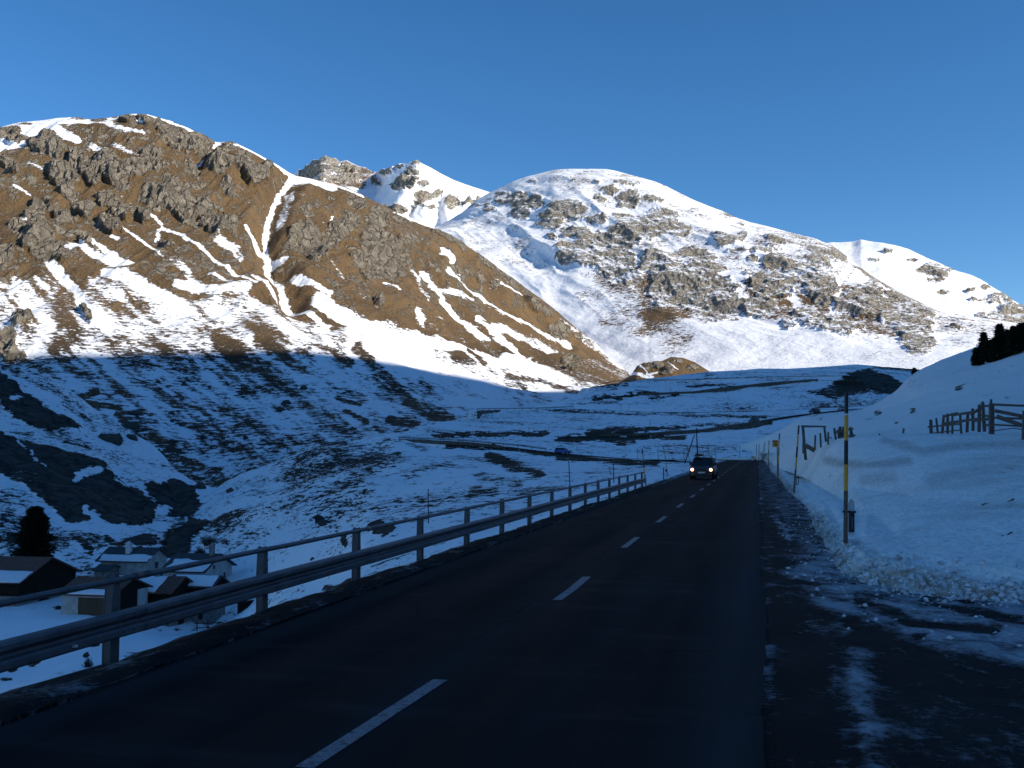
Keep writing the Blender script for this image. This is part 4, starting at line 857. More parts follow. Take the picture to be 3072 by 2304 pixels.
# ---------------------------------------------------------------- guardrail
gr = empty('guardrail', (*rt(12, -7.3), 0), 0, label='grey steel guardrail with a round top handrail along the left edge of the road', cat='guardrail')
gx0, gy0 = rt(12, -7.3)
SP, S0, NPOST = 3.72, 10.58, 16
def gsurf(s): return -.12 + (.10 if s > 60 else 0)
Mrt = lambda s, t, z: (rt(s, t)[0]-gx0, rt(s, t)[1]-gy0, z)
s_last = S0+SP*NPOST-SP
def zrail(s): return -.12
bmp = bmesh.new()     # one post, local: x along the road, y toward the road, z up
prof = [(-.085, 0, -.7), (.085, 0, -.7)]
def post_bm():
    bm = bmesh.new()
    # side profile of plate seen from the road: wide foot, tapering head with rounded cap
    P_ = [(-.085, -.9), (.085, -.9), (.085, .62), (.05, .98), (.03, 1.03), (-.01, 1.045), (-.05, 1.03), (-.075, .98), (-.085, .62)]
    for y0, y1, k in ((-.055, -.045, 1), (.045, .055, 1)):
        a = [bm.verts.new((x, y0, z)) for x, z in P_]; c = [bm.verts.new((x, y1, z)) for x, z in P_]
        for i in range(len(P_)): bm.faces.new((a[i], a[(i+1) % len(P_)], c[(i+1) % len(P_)], c[i]))
        bm.faces.new(a[::-1]); bm.faces.new(c)
    Q_ = [(x*.93, z if z < 1 else z-.012) for x, z in P_]
    a = [bm.verts.new((x, -.045, z)) for x, z in Q_]; c = [bm.verts.new((x, .045, z)) for x, z in Q_]
    for i in range(len(Q_)): bm.faces.new((a[i], a[(i+1) % len(Q_)], c[(i+1) % len(Q_)], c[i]))
    box(bm, -.06, .06, .055, .14, .38, .62)
    return bm
p0 = None
ang = math.pi/2-ARD
for k in range(-4, NPOST):
    s = S0+SP*k; x, y, z = Mrt(s, -7.3, 0)
    if p0 is None:
        p0 = mesh_obj('post', post_bm(), M_steel2, gr); o = p0
    else:
        o = p0.copy(); C.objects.link(o); o.parent = gr
    # local x along road direction (SA,CA); local +y must face the road (+t)
    o.location = (x, y, -.12+random.uniform(-.015, .015)); o.rotation_euler = (random.uniform(-.012, .012), random.uniform(-.02, .02), ang+math.pi)
# beam: W profile swept along the road with a joint at each second post
wp = [(.135, .86), (.16, .868), (.215, .845), (.235, .80), (.235, .72), (.215, .69), (.16, .665), (.145, .62), (.16, .575), (.215, .55), (.235, .52), (.235, .41), (.215, .375), (.15, .35), (.14, .352), (.14, .37), (.205, .39), (.222, .42), (.222, .515), (.205, .538), (.15, .562), (.134, .62), (.15, .68), (.205, .702), (.222, .73), (.222, .795), (.205, .832), (.155, .852)]
sa, sb = S0+SP*-4-1, s_last+.6
bm = bmesh.new(); joints = [sa]
q = S0-4*SP
while q < sb-1: joints.append(q+.45); q += SP*1.0*2
joints.append(sb)
for a_, b_ in zip(joints[:-1], joints[1:]):
    ex = .0; ns = max(2, int((b_-a_)/1.5)); rings = []
    jit = random.uniform(-.008, .008)
    for i in range(ns+1):
        s = a_-.12*(i == 0)+(b_-a_)*i/ns
        of = .007 if i == 0 else 0
        rings.append([bm.verts.new(Mrt(s, -7.3+yy+of, (zz-.35)*.60+.34-.12+jit)) for yy, zz in wp])
    for r1, r2 in zip(rings[:-1], rings[1:]):
        for i in range(len(wp)): bm.faces.new((r1[i], r1[(i+1) % len(wp)], r2[(i+1) % len(wp)], r2[i]))
    bm.faces.new(rings[0]); bm.faces.new(rings[-1][::-1])
bmesh.ops.recalc_face_normals(bm, faces=bm.faces)
for k in range(-4, NPOST):
    s = S0+SP*k
    for ds in (-.1, .1, .35, .55) if k % 2 == 0 else (0,):
        for zz in (.60, .42): 
            x, y, z = Mrt(s+ds, -7.3+.236, zz-.12); box(bm, x-.012, x+.012, y-.012, y+.012, z-.012, z+.012)
mesh_obj('beam', bm, M_steel, gr)
bm = bmesh.new(); q = S0-4*SP
pts = [Mrt(sa+(sb-sa)*i/60, -7.3+.055, .865+random.uniform(-.004, .004)) for i in range(61)]
tube(bm, pts, .037, 12)
for k in range(-4, NPOST, 2):
    s = S0+SP*k+.5; tube(bm, [Mrt(s-.14, -7.245, .865), Mrt(s+.14, -7.245, .865)], .043, 12)
mesh_obj('handrail', bm, M_steel, gr, smooth_=True)
# small white reflectors on the beam
rf = None
for s in (9.6, 31.2, 47.6):
    bm = bmesh.new(); x, y, z = Mrt(s, -7.3+.24, .30); box(bm, x-.03, x+.03, y-.02, y+.02, z-.012, z+.012)
    mesh_obj('reflector', bm, M_whitep, gr)
# ---------------------------------------------------------------- snow poles
def pole_mesh(h, r, bands, lean):
    bm = bmesh.new(); z1 = h; n = 12
    for frac, mi in bands:
        z0 = z1-frac*h; f = lambda z: r*(1.08-.12*z/h)
        tube(bm, [(0, 0, z0), (0, 0, z1)], [f(z0), f(z1)], n, mi, cap=True); z1 = z0
    return bm
FULL = [(.145, 0), (.014, 2), (.172, 1), (.168, 0), (.18, 1), (.321, 3)]
M_pwood = plain('grey_brown_pole_wood', (.115, .09, .07), .9, 0, .35, 9, .2, (3, 3, .5))
PM = [M_black, M_yellow, M_whitep, M_pwood]
def snow_pole(bx, by, tx, ty, d, label, r=.042, bands=FULL, sink=.12, group='tall snow poles along the road', loc=None):
    """foot and top given as seen; d is the forward distance"""
    if d is None:
        gxx = ground_at(bx, by); d = gxx[1]
    a = Vector(P(bx, by, d)); c = Vector(P(tx, ty, d)); ax = c-a; h = ax.length
    o = mesh_obj('snow_pole', pole_mesh(h, r, bands, None), PM)
    o.location = a; zz_ = ax.normalized(); xx_ = (Vector((1, 0, 0))-zz_*zz_.x).normalized(); yy_ = zz_.cross(xx_)
    o.rotation_euler = Matrix((xx_, yy_, zz_)).transposed().to_euler()
    props(o, label, 'snow pole', group)
    # buried end
    me = o.data
    zmin = min(v.co.z for v in me.vertices)
    for v in me.vertices:
        if v.co.z < zmin+.01: v.co.z -= sink
    return o, a, ax
def as_thing(o):
    return o
pole1, a1, ax1 = snow_pole(845.6, 537.5, 846.4, 392.6, 21.4, 'nearest black and yellow banded snow pole with a glass marker lamp at its foot')
pole2, a2, ax2 = snow_pole(794.2, 490, 798.8, 425.4, 47, 'leaning black and yellow snow pole with an empty black bracket near its foot')
snow_pole(777.9, 477.5, 779.4, 433.4, 72, 'black and yellow snow pole standing right beside the red and yellow box')
snow_pole(768.2, 467.5, 769, 440.6, 98, 'thin snow pole just left of the red and yellow box, fourth along the right verge')
snow_pole(763.5, 463, 764.3, 442.6, 123, 'thin dark snow pole, fifth along the right verge', bands=[(.4, 0), (.3, 1), (.3, 3)])
snow_pole(758.7, 462, 759.1, 444, 148, 'distant snow pole, sixth along the right verge where the road ends', bands=[(.2, 0), (.4, 3), (.4, 0)])
snow_pole(756.2, 456, 756.6, 444, 190, 'thin far snow pole behind the sixth one on the right verge', r=.05, bands=[(.5, 0), (.5, 3)])
# glass marker lamp on the near pole
def bracket(parent, z, sc=1.0, lamp=True):
    bm = bmesh.new(); box(bm, -.06*sc, .21*sc, -.03*sc, .03*sc, z-.022*sc, z+.022*sc)
    if lamp:
        box(bm, .07*sc, .17*sc, -.05*sc, .05*sc, z-.42*sc, z-.02*sc, 0)
    else:
        box(bm, .07*sc, .095*sc, -.02, .02, z-.34*sc, z-.02*sc); box(bm, .155*sc, .18*sc, -.02, .02, z-.34*sc, z-.02*sc); box(bm, .095*sc, .155*sc, -.02, .02, z-.34*sc, z-.30*sc); box(bm, .095*sc, .155*sc, -.02, .02, z-.06*sc, z-.02*sc)
    bmesh.ops.bevel(bm, geom=bm.edges[:], offset=.006, segments=1, affect='EDGES')
    o = mesh_obj('lamp_bracket' if lamp else 'bracket', bm, M_blackpl, parent)
    return o
br = bracket(pole1, (1-.823)*ax1.length, 1.0)
b = NB('frosted_glass'); b.b.inputs['Base Color'].default_value = c4(.55, .62, .62); b.b.inputs['Roughness'].default_value = .35; b.b.inputs['Transmission Weight'].default_value = .35
nn = b.noise(9, 4, .6); b.put(b.b.inputs['Base Color'], b.mix(nn, c4(.42, .48, .49), c4(.62, .68, .68))); M_frost = b.m
bm = bmesh.new(); zb = (1-.823)*ax1.length
tube(bm, [(.12, 0, zb+.02), (.12, 0, zb+.12), (.12, 0, zb+.18), (.12, 0, zb+.225), (.12, 0, zb+.25), (.12, 0, zb+.262)], [.058, .058, .055, .044, .026, .006], 16)
mesh_obj('glass_dome', bm, M_frost, pole1, smooth_=True)
bm = bmesh.new(); tube(bm, [(.12, 0, zb-.52), (.12, 0, zb-.42)], [.035, .052], 14); mesh_obj('lamp_foot', bm, M_whitep, pole1, smooth_=True)
bm = bmesh.new(); box(bm, .112, .128, -.056, -.050, zb-.35, zb-.10); mesh_obj('reflector', bm, plain('grey_reflector', (.12, .13, .15), .3), pole1)
bracket(pole2, (1-.80)*ax2.length, 1.0, False)
LN = [(.35, 0), (.25, 1), (.4, 3)]
left_poles = [
 (645.8,485.8,642.2,449,None,'black and yellow snow pole at the far end of the guardrail',FULL,.05),
 (668,476.8,663.4,445.6,None,'leaning dark snow pole beside the white delineator posts beyond the guardrail',FULL,.05),
 (690.6,468,687,445.6,None,'leaning snow pole just left of the oncoming car',FULL,.05),
 (658.6,459,657.6,449,225,'short thin snow pole between the guardrail end pole and the delineator posts',LN,.05),
 (637.8,461.5,637.2,449,225,'thin snow pole rising from the low road strip left of the guardrail end pole',LN,.05),
 (684.7,463,683.7,449.5,215,'thin snow pole left of the timber prop in the bend',LN,.05),
 (703.3,455,702.6,446.5,235,'short snow pole behind the roof rack of the oncoming car, the left one',LN,.05),
 (709.2,456,707.3,446,235,'leaning snow pole behind the roof rack of the oncoming car, the right one',LN,.05),
 (715.5,457,715,447.3,240,'lone snow pole in the snow right of the oncoming car',LN,.05),
 (739.8,454,739.9,445.3,250,'thin snow pole beside the brown bush at the end of the road',LN,.05),
 (569.8,486,568.6,455.5,None,'grey pole standing on the snow slope behind the tenth guardrail post',[(.2,3),(.8,0)],.06),
 (613.8,483,613.4,459.2,None,'grey pole behind the guardrail near its far end',[(.2,3),(.8,0)],.06),
 (610.6,475,609,468.3,None,'short leaning stake left of the grey pole near the end of the guardrail',[(1,3)],.05),
 (428.4,523.5,428.2,489,None,'tall thin dark pole alone on the tufted hillside left of centre',[(.5,3),(.5,0)],.05),
 (577.4,456,577,445.5,260,'thin pole standing at the bend behind the blue car',LN,.05),
 (440.7,441,440.6,431,270,'thin pole on the lowest hairpin wall',LN,.06),
 (548.9,435.6,548.7,426,312,'thin pole in the snow above the second terrace road, left of the dark parked car',LN,.06),
 (529,433,528.8,427,312,'short pole above the left part of the second terrace road',LN,.06),
 (621.1,410.5,621.4,403.5,410,'left one of two poles on the third terrace in the middle of the picture',LN,.06),
 (628.4,411.5,628.4,406.7,410,'right one of two poles on the third terrace in the middle of the picture',LN,.06),
 (707.3,411.8,707.6,405.4,410,'thin pole on the third terrace above the white car',LN,.06),
 (670.6,392.5,670.5,386.2,470,'thin pole on the upper terrace beside the long retaining wall',LN,.06),
 (650.2,425,650.1,420,345,'thin pole in the snow between the dark car and the white car',LN,.06),
 (728.2,424,728,418.8,350,'thin pole in the snow right of the white car on the second terrace',LN,.06)]
for bx, by, tx, ty, d, lb, bd, r_ in left_poles: snow_pole(bx, by, tx, ty, d, lb, r=r_, bands=bd, sink=1.0, group='marker poles across the valley')
# timber prop: tall pole with a slanting brace
dp = 215
t_ = empty('timber_prop', P(697.8, 454, dp), label='tall dark timber pole with a slanting brace behind the oncoming car', cat='pole')
o0 = Vector(P(697.8, 454, dp))
bm = bmesh.new(); tube(bm, [Vector(P(697.9, 459, dp))-o0, Vector(P(696.3, 427.8, dp))-o0], [.14, .09], 8); mesh_obj('upright', bm, M_darkwood, t_)
bm = bmesh.new(); tube(bm, [Vector(P(684.6, 464, dp+2))-o0, Vector(P(694.5, 434.5, dp))-o0], [.12, .09], 8); mesh_obj('brace', bm, M_darkwood, t_)
# delineator posts
dg = None
for (px, y0, y1), lb in (((666.2, 477.2, 467.2), 'white delineator post with a black band beside the leaning pole past the guardrail'), ((663.6, 477, 468), 'grey stake just left of the white delineator post')):
    d = ground_at(px, y0)[1]; d = min(d, 90); a = Vector(P(px, y0, d)); h = (Vector(P(px, y1, d))-a).length
    bm = bmesh.new(); 
    if 'white' in lb.split()[0]:
        box(bm, -.07, .07, -.04, .04, -.3, h*.55, 0); box(bm, -.07, .07, -.04, .04, h*.55, h*.8, 1); box(bm, -.07, .07, -.04, .04, h*.8, h, 0)
        o = mesh_obj('delineator_post', bm, [M_whitep, M_black]); props(o, lb, 'road post')
    else:
        tube(bm, [(0, 0, -.3), (0, 0, h)], .05, 8); o = mesh_obj('stake', bm, M_wood); props(o, lb, 'stake')
    o.location = a
# red and yellow box on a post
d = 71; a = Vector(P(775.9, 476, d)); o = empty('sign_box', a, label='small red and yellow box on a grey post beside the third snow pole', cat='sign box')
hb = (Vector(P(775.9, 447, d))-a).z; ht = (Vector(P(775.9, 440.4, d))-a).z
bm = bmesh.new(); tube(bm, [(0.12, 0, -.4), (0.12, 0, ht)], .035, 8); mesh_obj('post', bm, M_steel2, o)
bm = bmesh.new(); box(bm, -.22, .16, -.16, -.04, hb, ht); bmesh.ops.bevel(bm, geom=bm.edges[:], offset=.012, segments=1, affect='EDGES')
mesh_obj('case', bm, plain('ochre_enamel', (.50, .28, .03), .5), o)
bm = bmesh.new(); box(bm, -.225, .165, -.166, -.10, ht-.13, ht+.005); mesh_obj('red_band', bm, plain('red_enamel', (.50, .05, .02), .5), o)
bm = bmesh.new(); box(bm, -.10, .06, -.168, -.14, hb+.10, hb+.2); mesh_obj('dark_panel', bm, M_blackpl, o)
# ---------------------------------------------------------------- wooden frame, stakes and fences on the right
def beam_between(bm, a, c, w, h, o0, n=4):
    """squared timber between two world points"""
    a, c = Vector(a)-o0, Vector(c)-o0
    d = (c-a).normalized(); u = d.cross(Vector((0, 1, 0))); u = u.normalized() if u.length > .1 else Vector((1, 0, 0)); v = d.cross(u).normalized()
    r = []
    for p, s_ in ((a, 1), (c, .92)):
        r.append([bm.verts.new(p+u*w/2*s_*i+v*h/2*s_*j) for i, j in ((-1, -1), (1, -1), (1, 1), (-1, 1))])
    for k in range(4): bm.faces.new((r[0][k], r[0][(k+1) % 4], r[1][(k+1) % 4], r[1][k]))
    bm.faces.new(r[0][::-1]); bm.faces.new(r[1])
def timber(name, pa, pb, d1, d2, w, o0, parent, mat=M_wood):
    bm = bmesh.new(); beam_between(bm, P(*pa, d1), P(*pb, d2), w, w*.8, o0); return mesh_obj(name, bm, mat, parent)
d1, d2 = 50, 66
o0 = Vector(P(805.6, 458.5, d1)); fr_ob = empty('goal_posts', o0, label='goal-like timber frame of two posts and a crossbar on the snow bank', cat='timber frame')
timber('upright', (805.7, 460), (802.8, 426.6), d1, d1, .12, o0, fr_ob)
timber('upright', (826.2, 443), (824.2, 426.4), d2, d2, .13, o0, fr_ob)
timber('crossbar', (802, 426.4), (825.8, 426.6), d1, d2, .11, o0, fr_ob)
o0 = Vector(P(806, 446, 52)); pl = empty('loose_board', o0, label='brown board lying slanted against the foot of the timber frame', cat='board')
bm = bmesh.new(); beam_between(bm, P(806, 445.5, 52), P(814.5, 450.6, 50), .05, .22, o0); mesh_obj('board', bm, M_brownwood, pl)
for (bx, by, tx, ty), lb in (((803.2, 450.5, 803.2, 436.5), 'thin stake directly behind the left post of the timber frame'), ((814.9, 446, 815.3, 435), 'left one of two thin stakes inside the timber frame'), ((820.9, 444.5, 820.3, 433), 'right one of two thin stakes inside the timber frame'),
   ((828, 441.5, 828.3, 432), 'stake with a stub rail just right of the timber frame'), ((902.8, 435.5, 903.8, 428.3), 'lone stake in the snow left of the paddock fence'), ((879.5, 437, 879.5, 433.6), 'tiny stake in the snow between the broken fence and the paddock fence')):
    d = 62; o0 = Vector(P(bx, by, d)); bm = bmesh.new(); beam_between(bm, P(bx, by+3, d), P(tx, ty, d), .09, .09, o0)
    if 'stub' in lb: beam_between(bm, P(bx, 437.5, d), P(bx+4, 438, d), .06, .06, o0)
    o = mesh_obj('stake', bm, M_wood); o.location = o0; props(o, lb, 'stake', 'stakes in the snow')
d = 62; o0 = Vector(P(845, 440, d)); fb = empty('broken_fence', o0, label='short broken piece of wooden fence behind the near snow pole', cat='fence')
for bx, by, tx, ty, w_ in [(836.3,440.5,834.3,428,.12),(839.5,440,838,429.5,.12),(842,439.5,839.8,426.6,.16),(844.5,439.5,843.6,426.6,.16),(846.8,439.5,845.6,429,.12),(854.3,440.5,850.2,426.8,.12),(850.5,440,850.4,430,.1)]:
    timber('picket', (bx, by+2), (tx, ty), d, d, w_, o0, fb)
timber('rail', (834, 432.5), (853, 428.6), d, d-1, .12, o0, fb); timber('rail', (838, 437.5), (855, 435.2), d, d-1, .11, o0, fb)
def F(x, y): return 883.33+x/15.72, 383.33+y/15.72
pf = [(752,785,745,570,.26),(860,780,830,545,.16),(925,775,950,495,.2),(1010,765,1010,475,.2),(1085,770,1085,465,.16),(1225,765,1205,475,.18),(1315,745,1330,455,.22),(1410,725,1405,395,.22),(1505,740,1510,345,.24),(1590,735,1560,285,.24)]
o0 = Vector(P(*F(1505, 740), 56)); fe = empty('paddock_fence', o0, label='weathered wooden picket fence with leaning posts left of the gate', cat='fence', group=None)
def dF(x): return 60-(x-720)/1000*5.5
for bx, by, tx, ty, w_ in pf: timber('picket', F(bx, by+26), F(tx, ty), dF(bx), dF(bx), w_*.62, o0, fe)
for x0, y0, x1, y1, w_ in [(705,685,1200,640,.09),(940,525,1165,465,.11),(1100,500,1380,455,.13),(1380,490,1540,380,.13),(1430,600,1680,565,.09),(930,640,1400,570,.15),(1100,615,1560,545,.12),(770,785,1200,735,.07),(1500,345,1680,360,.10),(1530,500,1670,515,.10),(1600,570,1680,545,.12),(1600,660,1720,650,.12)]:
    timber('rail', F(x0, y0), F(x1, y1), dF(x0)-.12, dF(x1)-.12, w_, o0, fe)
o0 = Vector(P(*F(1700, 770), 53)); gt = empty('gate', o0, label='wooden gate with crossed bars at the right edge, top rail above the fence', cat='gate')
timber('gate_post', F(1700, 800), F(1700, 320), 53.6, 53.6, .24, o0, gt); timber('gate_post', F(1690, 330), F(1695, 250), 53.7, 53.7, .1, o0, gt); timber('gate_post', F(2200, 920), F(2212, 430), 50, 50, .14, o0, gt)
for x0, y0, x1, y1, w_ in [(1665,332,2450,362,.12),(1750,430,2350,550,.17),(1740,540,2450,565,.12),(1780,520,2150,650,.2),(1740,650,2450,690,.09),(2150,650,2450,700,.14),(1750,745,2050,705,.05),(2050,705,2400,760,.05)]:
    timber('bar', F(x0, y0), F(x1, y1), 53.2, 52.6, w_, o0, gt)
# ---------------------------------------------------------------- cars
def paint_mat(name, col, rough=.35):
    return plain(name, col, rough, .2, .12, 2, spec=.5)
def wheel_bm(r=.35, w=.22):
    bm = bmesh.new(); n = 20
    prof = [(-w/2, r*.62), (-w/2, r*.92), (-w/2+.03, r), (w/2-.03, r), (w/2, r*.92), (w/2, r*.62)]
    rings = [[bm.verts.new((rr*math.cos(2*math.pi*k/n), yy, rr*math.sin(2*math.pi*k/n))) for k in range(n)] for yy, rr in prof]
    for a, c in zip(rings[:-1], rings[1:]):
        for k in range(n): bm.faces.new((a[k], a[(k+1) % n], c[(k+1) % n], c[k]))
    return bm
def rim_bm(r=.35, w=.2):
    bm = bmesh.new(); n = 20
    for sgn in (-1, 1):
        rg = [bm.verts.new((r*.63*math.cos(2*math.pi*k/n), sgn*w/2*.95, r*.63*math.sin(2*math.pi*k/n))) for k in range(n)]
        c = bm.verts.new((0, sgn*w/2*.7, 0))
        for k in range(n): bm.faces.new((rg[k], rg[(k+1) % n], c))
    return bm
def car(loc, rz, col, label, L=4.5, W=1.84, H=1.72, lights=False, rack=False, suv=True, group=None, lampk=0):
    t = empty('car', loc, rz, label=label, cat='car', group=group)
    gc = .3 if suv else .2; bz = H*.60; mat = paint_mat('car_paint', col)
    f = L/4.6
    prof = [(2.18*f, gc+.02), (2.28*f, gc+.22), (2.29*f, gc+.42), (2.2*f, bz-.14), (1.95*f, bz-.05), (1.15*f, bz+.04), (0, bz+.05), (-2.1*f, bz+.06), (-2.24*f, bz-.15), (-2.27*f, gc+.3), (-2.2*f, gc+.04)]
    wr = .36 if suv else .31
    bm = bmesh.new()
    # body lofted across its width so that the sides tuck in
    secs = []
    for y, k in ((-W/2, .955), (-W/2+.05, .985), (-W*.3, 1.0), (0, 1.006), (W*.3, 1.0), (W/2-.05, .985), (W/2, .955)):
        secs.append([bm.verts.new((x*k, y*(1 if gc+.1 < z < bz-.1 else .96), gc+(z-gc)*(.97+.03*(k > .96)))) for x, z in prof])
    n = len(prof)
    for a, c in zip(secs[:-1], secs[1:]):
        for k in range(n): bm.faces.new((a[k], c[k], c[(k+1) % n], a[(k+1) % n]))
    bm.faces.new(secs[0]); bm.faces.new(secs[-1][::-1]); bmesh.ops.recalc_face_normals(bm, faces=bm.faces)
    body = mesh_obj('body', bm, mat, t, smooth_=False)
    # cabin glass
    bm = bmesh.new(); zt = H-.06
    lo = [(1.12*f, .47*W), (-2.1*f, .47*W), (-2.1*f, -.47*W), (1.12*f, -.47*W)]; hi_ = [(.35*f, .37*W), (-1.8*f, .38*W), (-1.8*f, -.38*W), (.35*f, -.37*W)]
    a = [bm.verts.new((x, y, bz+.0)) for x, y in lo]; c = [bm.verts.new((x, y, zt)) for x, y in hi_]
    for k in range(4): bm.faces.new((a[k], a[(k+1) % 4], c[(k+1) % 4], c[k]))
    bm.faces.new(c[::-1]); bmesh.ops.recalc_face_normals(bm, faces=bm.faces)
    mesh_obj('windows', bm, M_glassd, t)
    bm = bmesh.new()
    a = [bm.verts.new((x*1.02+.0, y*1.03, zt-.01)) for x, y in hi_]; c = [bm.verts.new((x*.94-.04, y*.9, H)) for x, y in hi_]
    for k in range(4): bm.faces.new((a[k], a[(k+1) % 4], c[(k+1) % 4], c[k]))
    bm.faces.new(c); bm.faces.new(a[::-1])
    for (x0, y0), (x1, y1) in zip(lo, hi_): tube(bm, [(x0, y0*1.005, bz), (x1, y1*1.01, zt)], .04, 6)
    for sy in (-1, 1): tube(bm, [(-.35*f, sy*.474*W, bz), (-.45*f, sy*.38*W, zt)], .035, 6)
    bmesh.ops.recalc_face_normals(bm, faces=bm.faces)
    mesh_obj('roof', bm, mat, t)
    w0 = None
    for sx in (1, -1):
        for sy in (1, -1):
            if w0 is None:
                w0 = mesh_obj('wheel', wheel_bm(wr), M_rubber, t); rm_ = mesh_obj('rim', rim_bm(wr), M_steel2, w0); wq_ = w0
            else: wq_ = copy_tree(w0, t)
            wq_.location = (sx*1.38*f-.02, sy*(W/2-.09), wr)
    for sy in (1, -1):
        bm = bmesh.new(); box(bm, .72*f, .92*f, sy*(W/2+.02)-.09, sy*(W/2+.02)+.11, bz+.08, bz+.26); bmesh.ops.bevel(bm, geom=bm.edges[:], offset=.03, segments=1, affect='EDGES'); mesh_obj('mirror', bm, M_blackpl, t)
    bm = bmesh.new(); box(bm, 2.2*f, 2.30*f, -.42, .42, gc+.34, gc+.50); bmesh.ops.bevel(bm, geom=bm.edges[:], offset=.02, segments=1, affect='EDGES'); mesh_obj('grille', bm, M_blackpl, t)
    bm = bmesh.new(); box(bm, 2.2*f, 2.31*f, -.78, .78, gc-.02, gc+.16); bmesh.ops.bevel(bm, geom=bm.edges[:], offset=.03, segments=1, affect='EDGES'); mesh_obj('bumper', bm, M_blackpl, t)
    bm = bmesh.new(); box(bm, 2.31*f, 2.325*f, -.26, .26, gc+.19, gc+.30); mesh_obj('number_plate', bm, M_whitep, t)
    for sy in (1, -1):
        bm = bmesh.new(); box(bm, 2.08*f, 2.285*f, sy*.70-.17, sy*.70+.13, gc+.36, gc+.56); bmesh.ops.bevel(bm, geom=bm.edges[:], offset=.03, segments=2, affect='EDGES')
        mesh_obj('headlight', bm, M_frost, t)
        if lights:
            bm = bmesh.new(); tube(bm, [(2.27*f, sy*.70, gc+.46), (2.33*f, sy*.70, gc+.46)], .08, 14); mesh_obj('headlight_bulb', bm, M_lamp, t)
            bm = bmesh.new(); tube(bm, [(2.26*f, sy*.70, gc+.46), (2.30*f, sy*.70, gc+.46)], .12, 14); mesh_obj('headlight_halo', bm, M_lamphalo, t)  # glowing disc added to imitate the orange halo round the bulb
    if rack:
        for x in (.1, -1.2):
            bm = bmesh.new(); box(bm, x*f-.03, x*f+.03, -.62, .62, H+.09, H+.13); box(bm, x*f-.03, x*f+.03, -.6, -.55, H-.03, H+.1); box(bm, x*f-.03, x*f+.03, .55, .6, H-.03, H+.1); mesh_obj('roof_bar', bm, M_steel, t)
        bm = bmesh.new(); prism(bm, [(-.62, H+.13), (-.62, H+.22), (-.56, H+.27), (-.12, H+.27), (-.07, H+.22), (-.07, H+.13)], -1.7*f, .45*f); bmesh.ops.bevel(bm, geom=bm.edges[:], offset=.02, segments=1, affect='EDGES')
        mesh_obj('roof_box', bm, M_blackpl, t)
    return t
def emit(name, col, st):
    b = NB(name); b.b.inputs['Base Color'].default_value = c4(*col); b.b.inputs['Emission Color'].default_value = c4(*col); b.b.inputs['Emission Strength'].default_value = st; return b.m
M_lamp = emit('headlight_glow', (1, .84, .66), 14); M_lamphalo = emit('headlight_halo_glow', (1, .30, .12), 1.3)  # second emitter only imitates the glare halo, no lamp part
x, y = rt(81.5, -4.15)
c0 = car((x, y, .05), math.atan2(-CA, -SA)-.02, (.035, .034, .036), 'dark off-roader coming down the road with lit headlights and a roof rack', lights=True, rack=True, L=4.5, W=1.84, H=1.68)
def on_road(nm, px, near=0.0):
    q = np.array(ROADS[nm]); q = q[np.argsort(q[:, 0])]
    py, d = np.interp(px, q[:, 0], q[:, 1]), np.interp(px, q[:, 0], q[:, 2]); a = Vector(P(px, py, d)); c = Vector(P(px+8, np.interp(px+8, q[:, 0], q[:, 1]), np.interp(px+8, q[:, 0], q[:, 2])))
    dr = (c-a); a.y += near; a.x += near*a.x/a.y; a.z += .05; return a, math.atan2(dr.y, dr.x)
for nm, px, nr, flip, kw in [('a', 563, 0, False, dict(col=(.012, .05, .30), label='blue hatchback driving down the road behind the guardrail', L=4.1, W=1.75, H=1.48, suv=False)),
   ('b', 619.5, 1, True, dict(col=(.02, .022, .028), label='dark off-roader on the second terrace road, left of the white car', L=4.7, W=1.9, H=1.8)),
   ('b', 672, 1, True, dict(col=(.40, .43, .46), label='white estate car on the second terrace road behind the retaining wall', L=4.4, W=1.75, H=1.45, suv=False)),
   ('b', 754, .5, True, dict(col=(.03, .04, .04), label='dark car half hidden behind the right end of the retaining wall', L=4.5, W=1.8, H=1.5, suv=False)),
   ('b', 814.5, 0, True, dict(col=(.015, .013, .015), label='black off-roader above the snow slope, left of the tall near snow pole', L=4.8, W=1.9, H=1.8)),
   ('b', 842.5, 0, True, dict(col=(.35, .37, .4), label='pale car mostly hidden behind the tall near snow pole', L=4.2, W=1.75, H=1.45, suv=False))]:
    a, rz = on_road(nm, px, nr); car(a, rz+(math.pi if flip else 0), group='cars on the hairpin roads', **kw)
# ---------------------------------------------------------------- retaining walls and far guardrails
M_wall = plain('retaining_wall_stone', (.10, .09, .072), .95, 0, .5, .9, .8)
def ret_wall(pts, label, near=4.6, up=.35):
    """pts: (px, road py, d, wall height)"""
    o0 = Vector(P(*pts[0][:3])); bm = bmesh.new(); rg = []
    P4 = []
    for i, (px, py, d, h) in enumerate(pts[:-1]):
        for k in range(4): P4.append([a+(b-a)*k/4 for a, b in zip(pts[i], pts[i+1])])
    P4.append(pts[-1])
    for px, py, d, h in P4:
        v = Vector(P(px, py, d)); v.x *= (d-near)/d; v.y -= near; t = v.z+up+random.uniform(-.06, .06)
        rg.append([bm.verts.new(Vector((v.x, v.y+dy, z))-o0) for dy, z in ((-.2, v.z-h-2.2), (0, t), (.5, t), (.5, v.z-h-2.2))])
    for a, c in zip(rg[:-1], rg[1:]):
        for k in range(4): bm.faces.new((a[k], a[(k+1) % 4], c[(k+1) % 4], c[k]))
    bm.faces.new(rg[0]); bm.faces.new(rg[-1][::-1]); bmesh.ops.recalc_face_normals(bm, faces=bm.faces)
    o = mesh_obj('retaining_wall', bm, M_wall, None, o0); props(o, label, 'retaining wall'); return o
ret_wall(WALLS['b'], 'long grey-brown retaining wall under the second terrace road, right of the white car')
